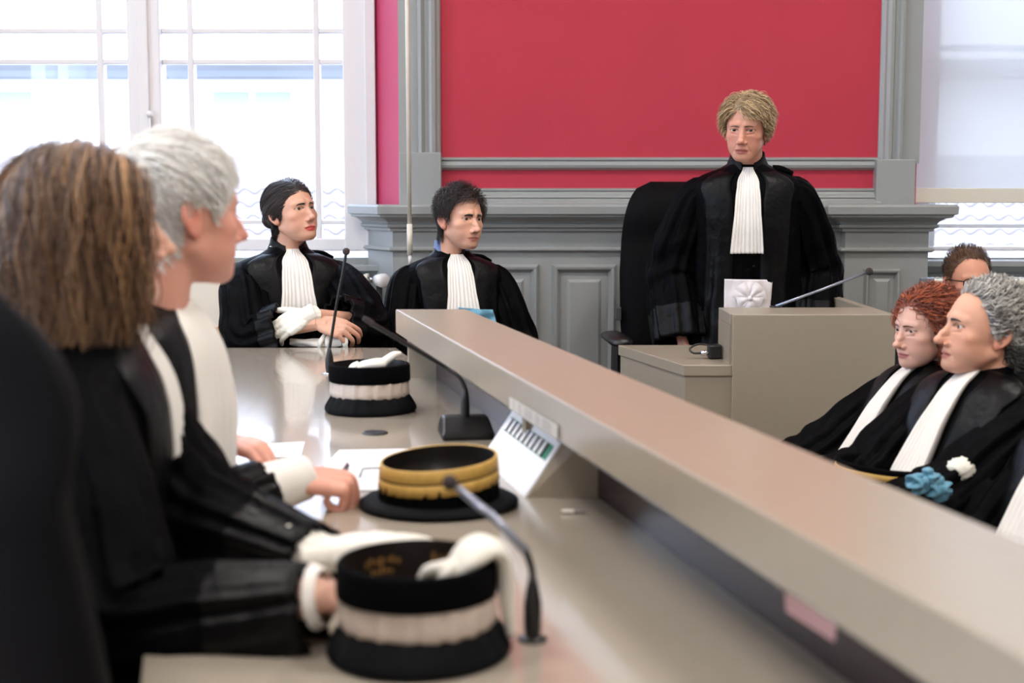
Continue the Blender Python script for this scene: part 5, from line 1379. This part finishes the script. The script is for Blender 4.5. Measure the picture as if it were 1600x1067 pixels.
# ---------------------------------------------------------------- sashes, gloves, glasses, lap things
def cloth_patch(name, corners, bulge, material, parent, pleats=0, n=24, m=24, seed=0, amp=.004, nrm=None):
    """soft quad of cloth: corners tl, tr, br, bl"""
    a, b_, c, d = [np.asarray(v, float) for v in corners]
    q = np.random.default_rng(seed); ph = q.uniform(0, 6, 3)
    u, v = np.meshgrid(np.linspace(0, 1, n), np.linspace(0, 1, m), indexing='ij')
    Pn = (a * (1 - u)[..., None] + b_ * u[..., None]) * (1 - v)[..., None] + (d * (1 - u)[..., None] + c * u[..., None]) * v[..., None]
    N = nrm if nrm is not None else norm(np.cross(b_ - a, d - a)); 
    if N[1] > 0: N = -N
    h = bulge * np.sin(u * np.pi) + amp * np.sin(u * (pleats or 3) * 6.28 + ph[0] + v * 2) + amp * .6 * np.sin(v * 9 + ph[1] + u * 4)
    V = (Pn + h[..., None] * N).reshape(-1, 3); k = n * m
    V = np.vstack([V, V - N * .006]); F = grid_faces(n, m) + [tuple(x + k for x in f[::-1]) for f in grid_faces(n, m)]
    for i in range(n - 1):
        for j in (0, m - 1): F.append((i * m + j, (i + 1) * m + j, k + (i + 1) * m + j, k + i * m + j))
    for j in range(m - 1):
        for i in (0, n - 1): F.append((i * m + j, i * m + j + 1, k + i * m + j + 1, k + i * m + j))
    return G().add(V, F).build(name, material, parent, smooth=True)
# the judge's white silk sash with a bow
r5 = p5['root']; ys = float(p5['surf'](.40, 0)[0][1]) - .012
sash = cloth_patch('sash', [P(1132, 436, ys), P(1207, 437, ys), P(1203, 492, ys), P(1131, 492, ys)], .012, 'white_silk', r5, amp=.002, seed=2)
bc = P(1171, 466, ys - .03)
for k in range(10):
    a = k / 10 * 2 * math.pi + .3
    d = np.array([math.cos(a), 0, math.sin(a)]); L_ = .058 if math.sin(a) > -.2 else .045
    sd = np.array([-math.sin(a), 0, math.cos(a)])
    m_, n_ = 8, 7; V = []
    for i in range(m_):
        t_ = i / (m_ - 1); w_ = .004 + .015 * math.sin(t_ * math.pi * .62)
        for j in range(n_):
            u = -1 + 2 * j / (n_ - 1); V.append(bc + d * L_ * t_ + sd * w_ * u + np.array([0, -1, 0]) * (.010 * math.sin(t_ * math.pi) * (1 - .9 * abs(u)) + .004 * (k % 2)))
    V = np.array(V); k_ = len(V); V = np.vstack([V, V + [0, .006, 0]])
    F = grid_faces(m_, n_) + [tuple(x + k_ for x in f[::-1]) for f in grid_faces(m_, n_)]
    G().add(V, F).build('bow_petal', 'white_silk', sash, smooth=True)
ball('bow_knot', bc + [0, -.010, 0], .008, 'white_silk', sash)
for zz in (398, 416): ball('button', P(1178, zz, float(p5['surf'](.33, 0)[0][1]) - .008), .006, 'satin', r5, .8)
# young man's teal sash
y4 = float(p4['surf'](.30, 0)[0][1]) - .02
cloth_patch('sash', [P(716, 480, y4), P(770, 484, y4 - .02), P(778, 512, y4 - .02), P(716, 512, y4)], .02, 'teal_silk', p4['root'], pleats=2, amp=.006, seed=4)
# gloves bundled under the dark-haired woman's bare hand
gz = empty('white_glove', P(510, 540, 4.82), 'bundle of white gloves under the bare hand of the dark-haired woman', 'glove')
ribbon('glove_hand', [P(455, 534, 4.84), P(480, 536, 4.82), P(505, 537, 4.81), P(535, 534, 4.80)], [.016, .020, .022, .018], [.012, .014, .016, .014], 'glove_white', gz, 21, rough=.006, ref=(0, 0, 1))
for k, (x0, y0, x1, y1) in enumerate(((507, 523, 499, 545), (513, 525, 514, 546), (541, 524, 541, 545))):
    ribbon('glove_finger', [P(x0, y0, 4.80), P((x0 + x1) / 2 - 2, (y0 + y1) / 2, 4.785), P(x1, y1, 4.79)], [.009, .010, .008], [.006, .008, .006], 'glove_white', gz, 30 + k, n=10, m=14)
# collar pin of the dark-haired woman
c3 = p3; V = c3['surf'](.0, .95, .012)[0]
ball('collar_pin', V + c3['sp'] * .012, .006, 'chrome', c3['root'], .6)
# glasses of the man at the back
def spectacles(pp_, material, parent):
    at, M, sc = pp_['at'], pp_['M'], pp_['sc']; T = lambda v: at + (np.atleast_2d(v) * sc) @ M
    o = G(); a = np.linspace(0, 2 * np.pi, 29)
    gl2 = empty('glasses', at); gl2.parent = parent; gl2.location = at - root_of(parent)
    for sd in (1, -1):
        ring = np.stack([sd * .033 + .025 * np.sign(np.cos(a)) * np.abs(np.cos(a)) ** .75, .1085 - .006 * np.abs(np.cos(a)), -.003 + .0185 * np.sign(np.sin(a)) * np.abs(np.sin(a)) ** .75], 1)
        G().tube(T(ring), .0021, 6, cap=False).build('rim', material, gl2, smooth=True)
        V = np.vstack([T(ring[:-1]), T([sd * .033, .107, -.003])]); G().add(V, [(i, (i + 1) % 28, 28) for i in range(28)]).build('lens', 'glass', gl2)
        G().tube(crom(T([(sd * .058, .103, .006), (sd * .074, .07, .006), (sd * .080, .0, .004), (sd * .08, -.02, -.012)]), 16), .0022, 6).build('temple', material, gl2, smooth=True)
    G().tube(crom(T([(-.009, .1085, .002), (0, .112, .005), (.009, .1085, .002)]), 8), .002, 6).build('bridge', material, gl2, smooth=True)
spectacles(p8, 'black_plastic', p8['root'])
# fur-tipped stole end and teal rosette of the grey-haired man
fb = P(1501, 734, float(p7['surf'](.34, -.5)[0][1]) - .075)
q = np.random.default_rng(5); V, F = lathe([((.030) * math.sin(a) + 1e-5, -.027 * math.cos(a)) for a in np.linspace(0, math.pi, 18)], fb, 26)
V = V + norm(V - fb) * (.0035 * (vnoise(V, 300, 3) + q.normal(size=len(V)) * .4))[:, None]
G().add(V, F).build('fur_tip', 'fur_white', p7['root'], smooth=True)
rb = P(1452, 760, float(fb[1]) - .10)
ros = empty('ribbon_rosette', rb, 'crumpled teal silk ribbon on the lap of the grey curly-haired man', 'ribbon')
for k, (dx, dz, r0) in enumerate(((-.022, .008, .024), (.016, -.004, .026), (-.004, .022, .018))):
    cb = rb + np.array([dx, -.004 * k, dz])
    V, F = lathe([(r0 * math.sin(a) + 1e-5, -r0 * .85 * math.cos(a)) for a in np.linspace(0, math.pi, 26)], cb, 40)
    d_ = V - cb; V = V + norm(d_) * (.0065 * np.sin(d_ @ np.array([210, 90, -160]) + 2.5 * np.sin(d_ @ np.array([60, 40, 150]) + k)) + .003 * vnoise(d_, 260, k))[:, None]
    G().add(V, F).build('ribbon_loop', 'teal_silk', ros, smooth=True)
# black cap with gold braid lying in the lap of the red-haired woman
g0, g1_ = P(1322, 722, 3.30), P(1432, 760, 3.08)
lc = empty('judicial_cap', (g0 + g1_) / 2 - [0, 0, .08], 'black cap with gold braid held on the lap of the red-haired woman', 'cap')
cc0 = (g0 + g1_) / 2 - np.array([0, 0, .040]) + [.02, .06, 0]
rr_ = np.linalg.norm((g1_ - g0)[:2]) / 2 * .86
for nm_, prof, mt in (('velvet_band', [(rr_ * .97, .0), (rr_, .002), (rr_, .026)], 'velvet'), ('gold_band', [(rr_, .026), (rr_ + .003, .027), (rr_ + .003, .040), (rr_, .042)], 'gold_braid'), ('velvet_rim', [(rr_, .042), (rr_ + .001, .05), (rr_ - .004, .056), (rr_ - .008, .05), (rr_ * .9, .01), (0.001, .006)], 'velvet')):
    V, F = lathe(prof, cc0, 56); V[:, 2] += (V[:, 0] - cc0[0]) * -.10
    G().add(V, F).build(nm_, mt, lc, smooth=True)
